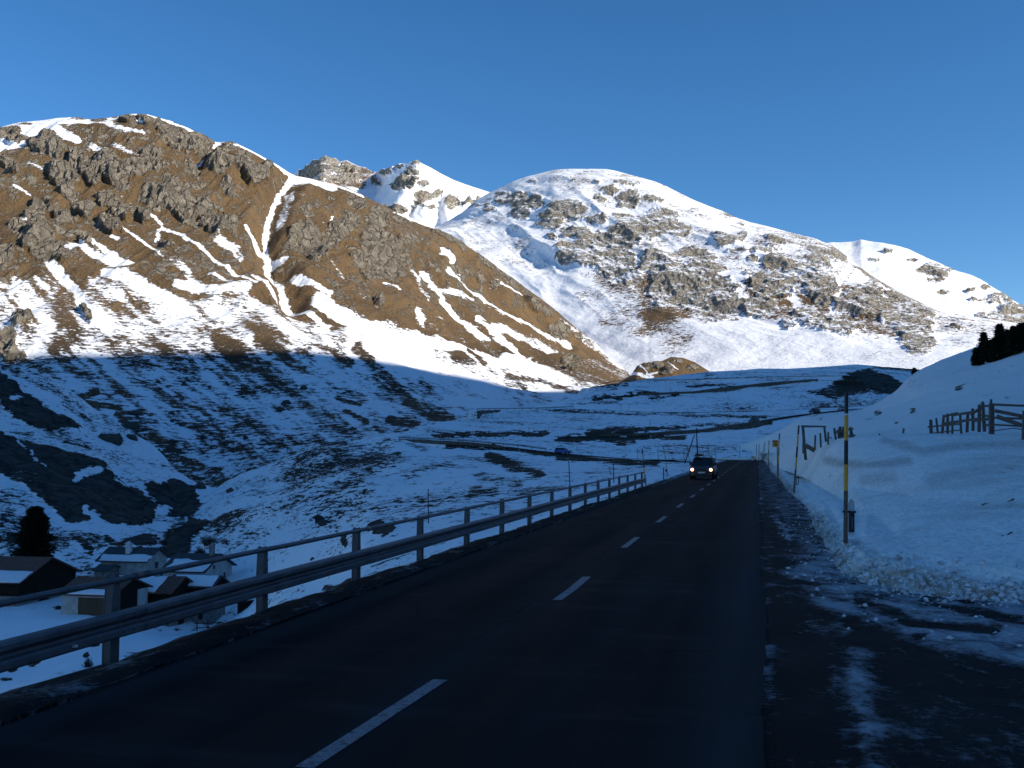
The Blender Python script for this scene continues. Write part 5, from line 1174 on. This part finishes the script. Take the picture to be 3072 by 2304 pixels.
ret_wall(WALLS['d'], 'highest retaining wall, sloping up to the right on the upper terrace')
ret_wall(WALLS['a'], 'low concrete wall under the lowest hairpin with railings on top')
ret_wall(WALLS['c'], 'short corner wall at the left end of the third terrace')
def far_rail(pts, label, sp=4.0, near=4.3, h=.85):
    q = []
    for px, py, d in pts:
        v = Vector(P(px, py, d)); v.x *= (d-near)/d; v.y -= near; q.append(v)
    L = [0]
    for a, c in zip(q[:-1], q[1:]): L.append(L[-1]+(c-a).length)
    def pt(u):
        for i in range(len(q)-1):
            if u <= L[i+1]: return q[i].lerp(q[i+1], (u-L[i])/(L[i+1]-L[i]))
        return q[-1]
    t = empty('guardrail', q[0], label=label, cat='guardrail', group='guardrails on the hairpins')
    bm = bmesh.new(); box(bm, -.07, .07, -.07, .07, -.4, h); p_ = mesh_obj('post', bm, M_steel2, t); n = int(L[-1]/sp)
    for k in range(n+1):
        o = p_ if k == 0 else p_.copy()
        if k: C.objects.link(o); o.parent = t
        o.location = pt(k*sp)-q[0]
    for nm, z0, z1 in (('beam', .45, .68), ('handrail', h-.05, h+.03)):
        bm = bmesh.new(); rg = []
        for k in range(n*2+1):
            v = pt(k*sp/2)-q[0]; rg.append([bm.verts.new((v.x, v.y+dy, v.z+z)) for dy, z in ((-.1, z0), (-.1, z1), (-.05, z1), (-.05, z0))])
        for a, c in zip(rg[:-1], rg[1:]):
            for k in range(4): bm.faces.new((a[k], a[(k+1) % 4], c[(k+1) % 4], c[k]))
        mesh_obj(nm, bm, M_steel2, t)
far_rail([(399,440.0,268),(440,441.6,265),(470,443.2,264),(520,448,259),(560,453,253)], 'guardrail along the lowest hairpin, on the low concrete wall')
far_rail([(477,411.0,382),(505,410.6,398),(540,410,410),(575,408.5,416)], 'guardrail on the short corner wall at the end of the third terrace')
far_rail([(590,389.2,487),(604,384.6,493),(620,382.0,499),(650,380.9,506),(680,381.5,506)], 'dark guardrail on the skyline of the highest hairpin', near=1.0)
# ---------------------------------------------------------------- village
PHI = R(12); GDIR = (math.sin(PHI), math.cos(PHI)); LDIR = (-math.cos(PHI), math.sin(PHI))
def house(name, label, px, py, d, Lp, Wp, hw, walls=M_plaster, roofm=M_slate, pitch=24, over=.45, upper=None, snow=None, door=None, windows=(), chimney=None, ztop=None, cat='house', base=4, group=None, strip=None):
    """px,py: foot of the near corner at distance d; Lp facade, Wp gable, in metres; local x to the left facade, y along the gable"""
    o0 = Vector(P(px, py, d)); t = empty(name, o0, label=label, cat=cat, group=group)
    def W_(u, v, z): return (LDIR[0]*u+GDIR[0]*v, LDIR[1]*u+GDIR[1]*v, z)
    rh = Wp/2*math.tan(R(pitch)); 
    def quad(bm, pts, mi=0): bm.faces.new([bm.verts.new(W_(*p)) for p in pts]).material_index = mi
    def wbox(bm, u0, u1, v0, v1, z0, z1):
        vv = [bm.verts.new(W_(u, v, z)) for u in (u0, u1) for v in (v0, v1) for z in (z0, z1)]
        for f in ((0, 1, 3, 2), (4, 6, 7, 5), (0, 4, 5, 1), (2, 3, 7, 6), (0, 2, 6, 4), (1, 5, 7, 3)): bm.faces.new([vv[i] for i in f])
    zs = 0 if upper is None else upper[0]
    zl = hw if upper is None else zs
    bm = bmesh.new()
    prof = [(0, -base), (Wp, -base), (Wp, zl), (Wp/2, zl if upper else hw+rh), (0, zl)] if upper is None else [(0, -base), (Wp, -base), (Wp, zl), (0, zl)]
    a = [bm.verts.new(W_(0, v, z)) for v, z in prof]; c = [bm.verts.new(W_(Lp, v, z)) for v, z in prof]; n = len(prof)
    for k in range(n): bm.faces.new((a[k], a[(k+1) % n], c[(k+1) % n], c[k]))
    bm.faces.new(a[::-1]); bm.faces.new(c); bmesh.ops.recalc_face_normals(bm, faces=bm.faces)
    mesh_obj('wall', bm, walls, t)
    if upper is not None:
        bm = bmesh.new(); e = .06; prof = [(-e, zl), (Wp+e, zl), (Wp+e, hw), (Wp/2, hw+rh), (-e, hw)]
        a = [bm.verts.new(W_(-e, v, z)) for v, z in prof]; c = [bm.verts.new(W_(Lp+e, v, z)) for v, z in prof]
        for k in range(5): bm.faces.new((a[k], a[(k+1) % 5], c[(k+1) % 5], c[k]))
        bm.faces.new(a[::-1]); bm.faces.new(c); bmesh.ops.recalc_face_normals(bm, faces=bm.faces); mesh_obj('upper_wall', bm, upper[1], t)
    tp = math.tan(R(pitch)); th = .16
    bm = bmesh.new(); prof = [(-over, hw-over*tp), (Wp/2, hw+rh), (Wp+over, hw-over*tp), (Wp+over, hw-over*tp+th), (Wp/2, hw+rh+th), (-over, hw-over*tp+th)]
    prof = [(v, z+.02) for v, z in prof]
    ns = 9; rings = []
    for i in range(ns):
        u = -over+(Lp+2*over)*i/(ns-1); sag = -.05*math.sin(math.pi*i/(ns-1))+random.uniform(-.012, .012)
        rings.append([bm.verts.new(W_(u, v, z+sag)) for v, z in prof])
    for a, c in zip(rings[:-1], rings[1:]):
        for k in range(6): bm.faces.new((a[k], a[(k+1) % 6], c[(k+1) % 6], c[k]))
    for rg in (rings[0][::-1], rings[-1]): bm.faces.new((rg[0], rg[1], rg[4], rg[5])); bm.faces.new((rg[1], rg[2], rg[3], rg[4]))
    bmesh.ops.recalc_face_normals(bm, faces=bm.faces)
    roof = mesh_obj('roof', bm, roofm, t)
    if snow is not None:   # (u0, u1, q0, q1): q from eave 0 to ridge 1 on the facade side
        for (u0, u1, q0, q1) in snow:
            bm = bmesh.new(); nu, nv = 26, 10; top = []; 
            sd_ = random.random()*50
            for j in range(nv+1):
                row = []
                for i in range(nu+1):
                    fu, fv = i/nu, j/nv
                    wb = .10*(vnoise(np.array([fu*6+sd_]), np.array([fv*3.]), np.array([0.]))[0]-.5)
                    u = u0+(u1-u0)*fu+(wb*4 if 0 < i < nu else wb*5); q = q0+(q1-q0)*fv+(wb*1.6 if j == nv else 0)
                    q = min(q, .985)
                    v = -over+(Wp/2+over)*q; z = hw+.02+v*tp+th+.012+.11*min(1, 6*min(fu, 1-fu, fv*1.5+.08, 1-fv))
                    row.append(bm.verts.new(W_(u, v, z)))
                top.append(row)
            for j in range(nv):
                for i in range(nu): bm.faces.new((top[j][i], top[j][i+1], top[j+1][i+1], top[j+1][i]))
            ed = [e for e in bm.edges if e.is_boundary]; r = bmesh.ops.extrude_edge_only(bm, edges=ed)
            for v in [q for q in r['geom'] if isinstance(q, bmesh.types.BMVert)]: v.co.z -= .1
            bmesh.ops.recalc_face_normals(bm, faces=bm.faces)
            mesh_obj('roof_snow', bm, M_rsnow, roof, smooth_=True)
    if door:
        for (side, u0, u1, z0, z1, m) in door:
            bm = bmesh.new()
            if side == 'F': wbox(bm, u0, u1, -.05, .05, z0, z1)
            else: wbox(bm, -.05, .05, u0, u1, z0, z1)
            mesh_obj('door', bm, m, t)
    for (side, u, z, s1, s2) in windows:
        bm = bmesh.new(); bf = bmesh.new()
        if side == 'F': wbox(bm, u-s1/2, u+s1/2, -.03, .05, z-s2/2, z+s2/2); wbox(bf, u-s1/2-.08, u+s1/2+.08, -.015, .04, z-s2/2-.08, z+s2/2+.08)
        else: wbox(bm, -.03, .05, u-s1/2, u+s1/2, z-s2/2, z+s2/2); wbox(bf, -.015, .04, u-s1/2-.08, u+s1/2+.08, z-s2/2-.08, z+s2/2+.08)
        wn = mesh_obj('window', bf, M_stone, t); mesh_obj('pane', bm, M_glassd, wn)
    if chimney:
        u, q, s1, h, m = chimney; v = -over+(Wp/2+over)*q; zb = hw+v*tp
        bm = bmesh.new(); wbox(bm, u-s1/2, u+s1/2, v-s1/2, v+s1/2, zb-.4, zb+h); wbox(bm, u-s1/2-.08, u+s1/2+.08, v-s1/2-.08, v+s1/2+.08, zb+h, zb+h+.09)
        if h > 1: wbox(bm, u-s1/4, u+s1/4, v-s1/4, v+s1/4, zb+h+.09, zb+h+.4)
        mesh_obj('chimney', bm, m, roof)
    return t
house('barn', 'dark wooden barn with a stone base at the left edge of the hamlet', 18, 608, 137, 13, 12.0, 3.5, walls=M_stone, upper=(1.5, M_darkwood), roofm=M_tile, pitch=22, over=.7, snow=[(-.6, 12, .0, .42)],
      door=[('G', 4.2, 6.2, -.3, 1.3, M_darkwood)], windows=[('G', 9.5, .8, .7, .6)], cat='barn')
house('garage', 'low white plastered garage with a brown board door in front of the barns', 112, 617, 130, 7.2, 8.0, 2.75, walls=M_plaster, roofm=M_tile, pitch=21, over=.5, snow=[(-.3, 7.4, .02, .30)],
      door=[('F', 1.2, 4.8, .1, 2.3, M_brownwood), ('G', .15, 5.5, -2.5, 2.7, M_darkwood)], upper=(2.7, M_darkwood), windows=[])
house('stable', 'tall stable with a patchy snowy red roof right of the garage', 169, 637, 138, 9.5, 6.6, 5.9, walls=M_stone, upper=(2.6, M_darkwood), roofm=M_tile, pitch=25, over=.5, snow=[(2.0, 9.6, .03, .93)],
      door=[('G', 2.2, 3.6, -.2, 1.8, M_darkwood)], windows=[('F', 5, 1.3, .5, .5)], cat='barn')
house('shed', 'small snow-roofed stable right of the red roof, on a stone base', 211, 622, 142, 6.4, 4.0, 4.9, walls=M_stone, upper=(3.0, M_darkwood), roofm=M_slate, pitch=27, over=.5, snow=[(-.2, 6.3, .05, .96)],
      door=[('F', 1.3, 1.9, .3, 2.4, M_darkwood), ('F', 4.3, 4.9, .3, 2.4, M_darkwood)], windows=[], cat='barn')
house('farmhouse', 'pale house with a dark snow-edged roof and a white chimney behind the garage', 145, 590, 160, 7.8, 6.2, 4.5, walls=M_plaster, roofm=M_slate, pitch=27, over=.6, snow=[(-.5, 8.0, .02, .45)],
      windows=[('G', 3.1, 3.5, .8, .9), ('G', 4.6, 1.8, .6, .7), ('F', 2, 1.8, .6, .7)], chimney=(4.0, .62, .75, 1.5, M_whitep))
house('farmhouse', 'pale house with tiny dark windows and a stone chimney at the right of the hamlet', 203, 596, 155, 6.5, 9.0, 3.7, walls=M_plaster, roofm=M_slate, pitch=24, over=.6, snow=[(-.2, 6.2, .02, .62)],
      windows=[('G', 3.2, 3.9, .55, .5), ('G', 6.6, 2.3, .55, .8), ('G', 2.2, 1.8, .55, .8)], chimney=(.9, .93, .65, 1.6, M_stone))
house('lean_to', 'small lean-to shed with a dark roof left of the chimney house', 107, 588, 158, 2.2, 3.4, 2.6, walls=M_stone, roofm=M_slate, pitch=20, over=.3, cat='shed')
house('hut', 'tiny dark wooden hut at the right end of the hamlet', 247, 613.5, 140, 1.4, 2.0, 1.3, walls=M_darkwood, roofm=M_darkwood, pitch=10, over=.15, cat='hut', base=1.5)
_g = [o for o in C.objects if o.name.startswith('garage') and o.parent is None][0]
bm = bmesh.new()
for u_, v0, v1 in ((-.07, 5.7, 7.3),):
    vv = [bm.verts.new((LDIR[0]*u+GDIR[0]*v, LDIR[1]*u+GDIR[1]*v, z)) for u in (-.09, .05) for v in (v0, v1) for z in (-2.5, 2.5)]
    for f in ((0, 1, 3, 2), (4, 6, 7, 5), (0, 4, 5, 1), (2, 3, 7, 6), (0, 2, 6, 4), (1, 5, 7, 3)): bm.faces.new([vv[i] for i in f])
mesh_obj('pillar', bm, M_plaster, _g)
# low railing by the stable wall
o0 = Vector(P(208, 628, 136)); t = empty('railing', o0, label='low wooden railing in the snow below the stone stables', cat='railing')
for x in (197, 208, 219):
    bm = bmesh.new(); beam_between(bm, P(x, 631, 136), P(x, 621, 136), .12, .12, o0); mesh_obj('post', bm, M_darkwood, t)
for y in (623.5, 628): 
    bm = bmesh.new(); beam_between(bm, P(194, y, 136), P(223, y-.8, 136), .10, .12, o0); mesh_obj('rail', bm, M_darkwood, t)
# ---------------------------------------------------------------- trees
M_needle = plain('dark_conifer_needles', (.018, .026, .016), .9, 0, .45, 2.2, spec=.1)
M_bark = plain('dark_bark', (.04, .03, .024), .95, 0, .4, 5)
def conifer(h, r, n, round_=.5, seed=1, leaf=.22):
    rnd = random.Random(seed); cr = bmesh.new()
    for i in range(n):
        q = rnd.random()**.85; z = h*(.06+.93*q)
        rr = r*((1-q)**round_)*(.8+.35*math.sin(q*23+seed)*.5+.25*rnd.random())*min(1, .55+q*3)
        a = rnd.random()*2*math.pi; lump = .76+.26*math.sin(a*3+z*1.7+seed)*math.sin(a*2-z*2.3)+.16*math.sin(a*5+seed+z*5.1)*math.sin(z*3.7+a)
        k = (rnd.random()**.45); x, y = math.cos(a)*rr*k*lump, math.sin(a)*rr*k*lump
        s = leaf*(.6+rnd.random()); c = Vector((x, y, z-.25*rr*k*.3)); d1 = Vector((math.cos(a)+rnd.uniform(-.5, .5), math.sin(a)+rnd.uniform(-.5, .5), rnd.uniform(-.3, .7))).normalized()*s
        d2 = Vector((rnd.uniform(-1, 1), rnd.uniform(-1, 1), rnd.uniform(-.6, .6))).normalized()*s*.55
        v = [cr.verts.new(c-d2), cr.verts.new(c+d1*1.5), cr.verts.new(c+d2), cr.verts.new(c-d1*.6)]; cr.faces.new(v)
    return cr
def tree(px, py, d, h, r, n, label, seed, group=None, round_=.5, name='conifer', leaf=.22, dx=0):
    o0 = Vector(P(px, py, d)); t = empty(name, o0, random.random()*6, label=label, cat='tree', group=group)
    bm = bmesh.new(); tube(bm, [(0, 0, -1), (.05, 0, h*.4), (0, 0, h*.9)], [h*.028, h*.018, h*.004], 8)
    for k in range(7):
        a = k*2.4; z = h*(.15+.09*k); tube(bm, [(0, 0, z), (math.cos(a)*r*.6, math.sin(a)*r*.6, z+.3)], [h*.008, h*.002], 5)
    mesh_obj('trunk', bm, M_bark, t); mesh_obj('crown', conifer(h, r, n, round_, seed, leaf), M_needle, t); return t
tree(34, 567, 158, 9.2, 3.5, 11000, 'tall dark conifer standing alone behind the wooden barn', 3, round_=.34, leaf=.26)
tree(914.6, 381, 330, 4.2, 1.4, 900, 'small dark conifer alone in the gap left of the snow slope', 5, leaf=.3)
gl = ['leftmost and lowest', 'second from the left', 'third from the left', 'fourth from the left', 'fifth from the left', 'sixth from the left', 'seventh from the left', 'rightmost']
for k, (px, py, h, r) in enumerate([(978,366,4.6,1.9),(984,364,5.4,2.1),(990,363,5.8,2.3),(997,361,6.2,2.4),(1003,359,6.6,2.4),(1009,357,7.0,2.5),(1015,355,7.4,2.5),(1022,353,7.8,2.6)]):
    gx_, gy_, gz_ = ri.at(px, py)[:3]
    tree(px, py, gy_, h*gy_/265, r*gy_/265, 1800, 'dark conifer of the grove at the right edge, '+gl[k], 20+k, 'conifers on the skyline at the right', leaf=.34)
for k, (px, py, h, r) in enumerate([(1032,338,7,2.6),(1044,334,7,2.6),(1058,330,7.5,2.7),(984,351,5,2),(1000,343,5,2)]):
    gx_, gy_, gz_ = ri.at(px, py)[:3]
    tree(px, py, gy_+3, h*gy_/265, r*gy_/265, 1200, ['dark conifer just outside the right edge of the grove', 'dark conifer farther right beyond the picture edge', 'last dark conifer of the grove beyond the picture edge', 'dark conifer peeping up behind the third one of the grove', 'dark conifer peeping up behind the fifth one of the grove'][k], 40+k, 'conifers on the skyline at the right', leaf=.34)
# ---------------------------------------------------------------- boulders
b = NB('boulder_rock'); n1 = b.noise(1.2, 6, .65, lo=.3, hi=.7); geo = b.t.nodes.new('ShaderNodeNewGeometry'); sx_ = b.t.nodes.new('ShaderNodeSeparateXYZ'); b.l(geo.outputs['Normal'], sx_.inputs[0])
sm = b.math('MULTIPLY_ADD', b.math('SUBTRACT', sx_.outputs[2], b.math('MULTIPLY_ADD', n1, .3, .78)), 9, .5, clamp=True)
b.put(b.b.inputs['Base Color'], b.mix(sm, b.mix(n1, c4(.03, .03, .028), c4(.085, .08, .07)), c4(.8, .81, .84))); b.b.inputs['Roughness'].default_value = .95; b.bump(n1, .8, .15); M_boulder = b.m
BL = [(111,435.7,12,6,'largest dark boulder on the snow left of the stream'),(130,424,8,4,'dark boulder beside the stream, above right of the largest one'),(132,436.5,7,3,'low flat boulder right of the largest one'),
 (172,412,3.4,1.6,'small boulder, top one of the three below the tufted patch'),(182,424.5,3.6,1.7,'wide small boulder right of the middle of the snow bowl'),(172,421,2.2,1.3,'tiny boulder just left of the wide small boulder'),(203.5,436,3,2,'pointed boulder alone in the middle of the snow bowl'),
 (245,437.5,3,2.2,'pointed dark boulder in the right half of the snow bowl'),(282,440,2.2,1.2,'small round boulder at the right of the snow bowl'),(173,440,6,2,'flat low boulder by the stream bend'),(281,408.5,4,2.6,'boulder in the upper right cluster, lower one'),
 (286,402,5,2.4,'boulder in the upper right cluster, higher one'),(292,393.5,3.6,2,'boulder in the cluster below the diagonal gully'),(230,490,4,2.4,'dark boulder where the stream passes the hillside foot'),(199,486,6,3.4,'large dark boulder at the lower end of the stream'),(210,488.5,3.6,2.2,'small boulder right of the large one by the lower stream'),
 (303,387,4,2,'flat dark boulder beneath the diagonal gully'),(134,411.8,8,2.4,'long low boulder on the slope above the stream'),(262,440.5,2,1.2,'tiny boulder between two others at the right of the bowl'),(160,448,1.8,1,'tiny dark boulder on the open snow near the stream'),
 (438.5,590-.0,2.8,2.0,'grey stone at the road edge behind the third guardrail post'),(312,560,2,1.4,'small dark stone on the hillside behind the handrail')]
for k, (px, py, w_, h_, lb) in enumerate(BL):
    # w_, h_: half sizes in pixels
    g = ground_at(px, py+h_*.8); d = g[1]; s = d/1024
    if px == 438.5 or px == 312: d = va.at(px, py)[1]; g = va.at(px, py)[:3]; s = d/1024
    bm = bmesh.new(); bmesh.ops.create_icosphere(bm, subdivisions=4, radius=1)
    co = np.array([v.co[:] for v in bm.verts]); dn = 1+.55*fbm(co[:, 0]+k*7, co[:, 1], co[:, 2], .9, 4, 200+k, .6)+.25*fbm(co[:, 0]+k*7, co[:, 1], co[:, 2], .5, 3, 300+k, .6, True)
    rnd = random.Random(k); cut = [(Vector((rnd.uniform(-1, 1), rnd.uniform(-1, 1), rnd.uniform(-.2, 1))).normalized(), rnd.uniform(.6, .85)) for _ in range(6)]
    for v, m_ in zip(bm.verts, dn):
        v.co = v.co*m_
        for nrm, dd_ in cut:
            e = v.co.dot(nrm)-dd_
            if e > 0: v.co -= nrm*e*.9
        v.co = Vector((v.co.x*w_*s, v.co.y*w_*s*.8, v.co.z*h_*s*1.6))
    o = mesh_obj('boulder', bm, M_boulder, None, (g[0], g[1], g[2]+h_*s*.3), True); props(o, lb, 'boulder', 'boulders in the snow')
# ---------------------------------------------------------------- shrubs and dry stalks
M_twig = plain('bare_brown_twigs', (.05, .036, .028), .9, 0, .3, 5)
def shrub(px, py, w_, h_, n, label, seed, d=None, thick=.012, sheet=None, group='bare shrubs in the snow'):
    g = (sheet.at(px, py)[:3] if sheet else ground_at(px, py)); d = g[1]; s = d/1024; rnd = random.Random(seed); bm = bmesh.new()
    for i in range(n):
        a = rnd.random()*6.28; el = rnd.uniform(.35, 1.0); L = (.5+.5*rnd.random())
        p = Vector((rnd.uniform(-.35, .35)*w_*s, rnd.uniform(-.35, .35)*w_*s, -.1)); q = p+Vector((math.cos(a)*w_*s*(1-el)*.9, math.sin(a)*w_*s*(1-el)*.9, h_*s*el*L*1.3)); m_ = (p+q)/2+Vector((rnd.uniform(-.1, .1)*w_*s, 0, 0))
        tube(bm, [p, m_, q], [thick*1.4, thick, thick*.5], 3, cap=False)
        for _ in range(3): 
            r0_ = m_.lerp(q, rnd.random()); tube(bm, [r0_, r0_+Vector((rnd.uniform(-1, 1), rnd.uniform(-1, 1), rnd.uniform(0, 1)))*w_*s*.25], [thick*.7, thick*.3], 3, cap=False)
    o = mesh_obj('shrub', bm, M_twig, None, g); props(o, label, 'shrub', group)
shrub(88, 667, 7, 9, 90, 'bare reddish shrub on the bank below the first guardrail post', 1, thick=.02)
shrub(107, 650, 5, 6, 50, 'small bare shrub right of the reddish one, beside the first guardrail post', 2, thick=.02)
shrub(209, 545, 15, 9, 90, 'large bare shrub beside the dark rock behind the hamlet', 3, thick=.04)
shrub(200, 556, 8, 9, 90, 'bare shrub lower down between the dark rock and the hamlet', 7, thick=.05)
shrub(744, 454, 4, 4, 50, 'brown bush on the snow bank at the end of the road', 4, thick=.05, sheet=ri)
shrub(752, 449, 2.5, 3, 30, 'small brown bush higher up at the end of the road', 5, thick=.05, sheet=ri)
for k, (px, py, h_, lb) in enumerate([(406,593,9,'left'),(418,587,8,'middle'),(437,579,10,'right'),(443,573,7,'rightmost')]):
    shrub(px, py-3, 1.6, h_, 5, 'dry stalk behind the guardrail near the third and fourth posts, '+lb, 60+k, thick=.010, sheet=va, group='dry stalks behind the guardrail')
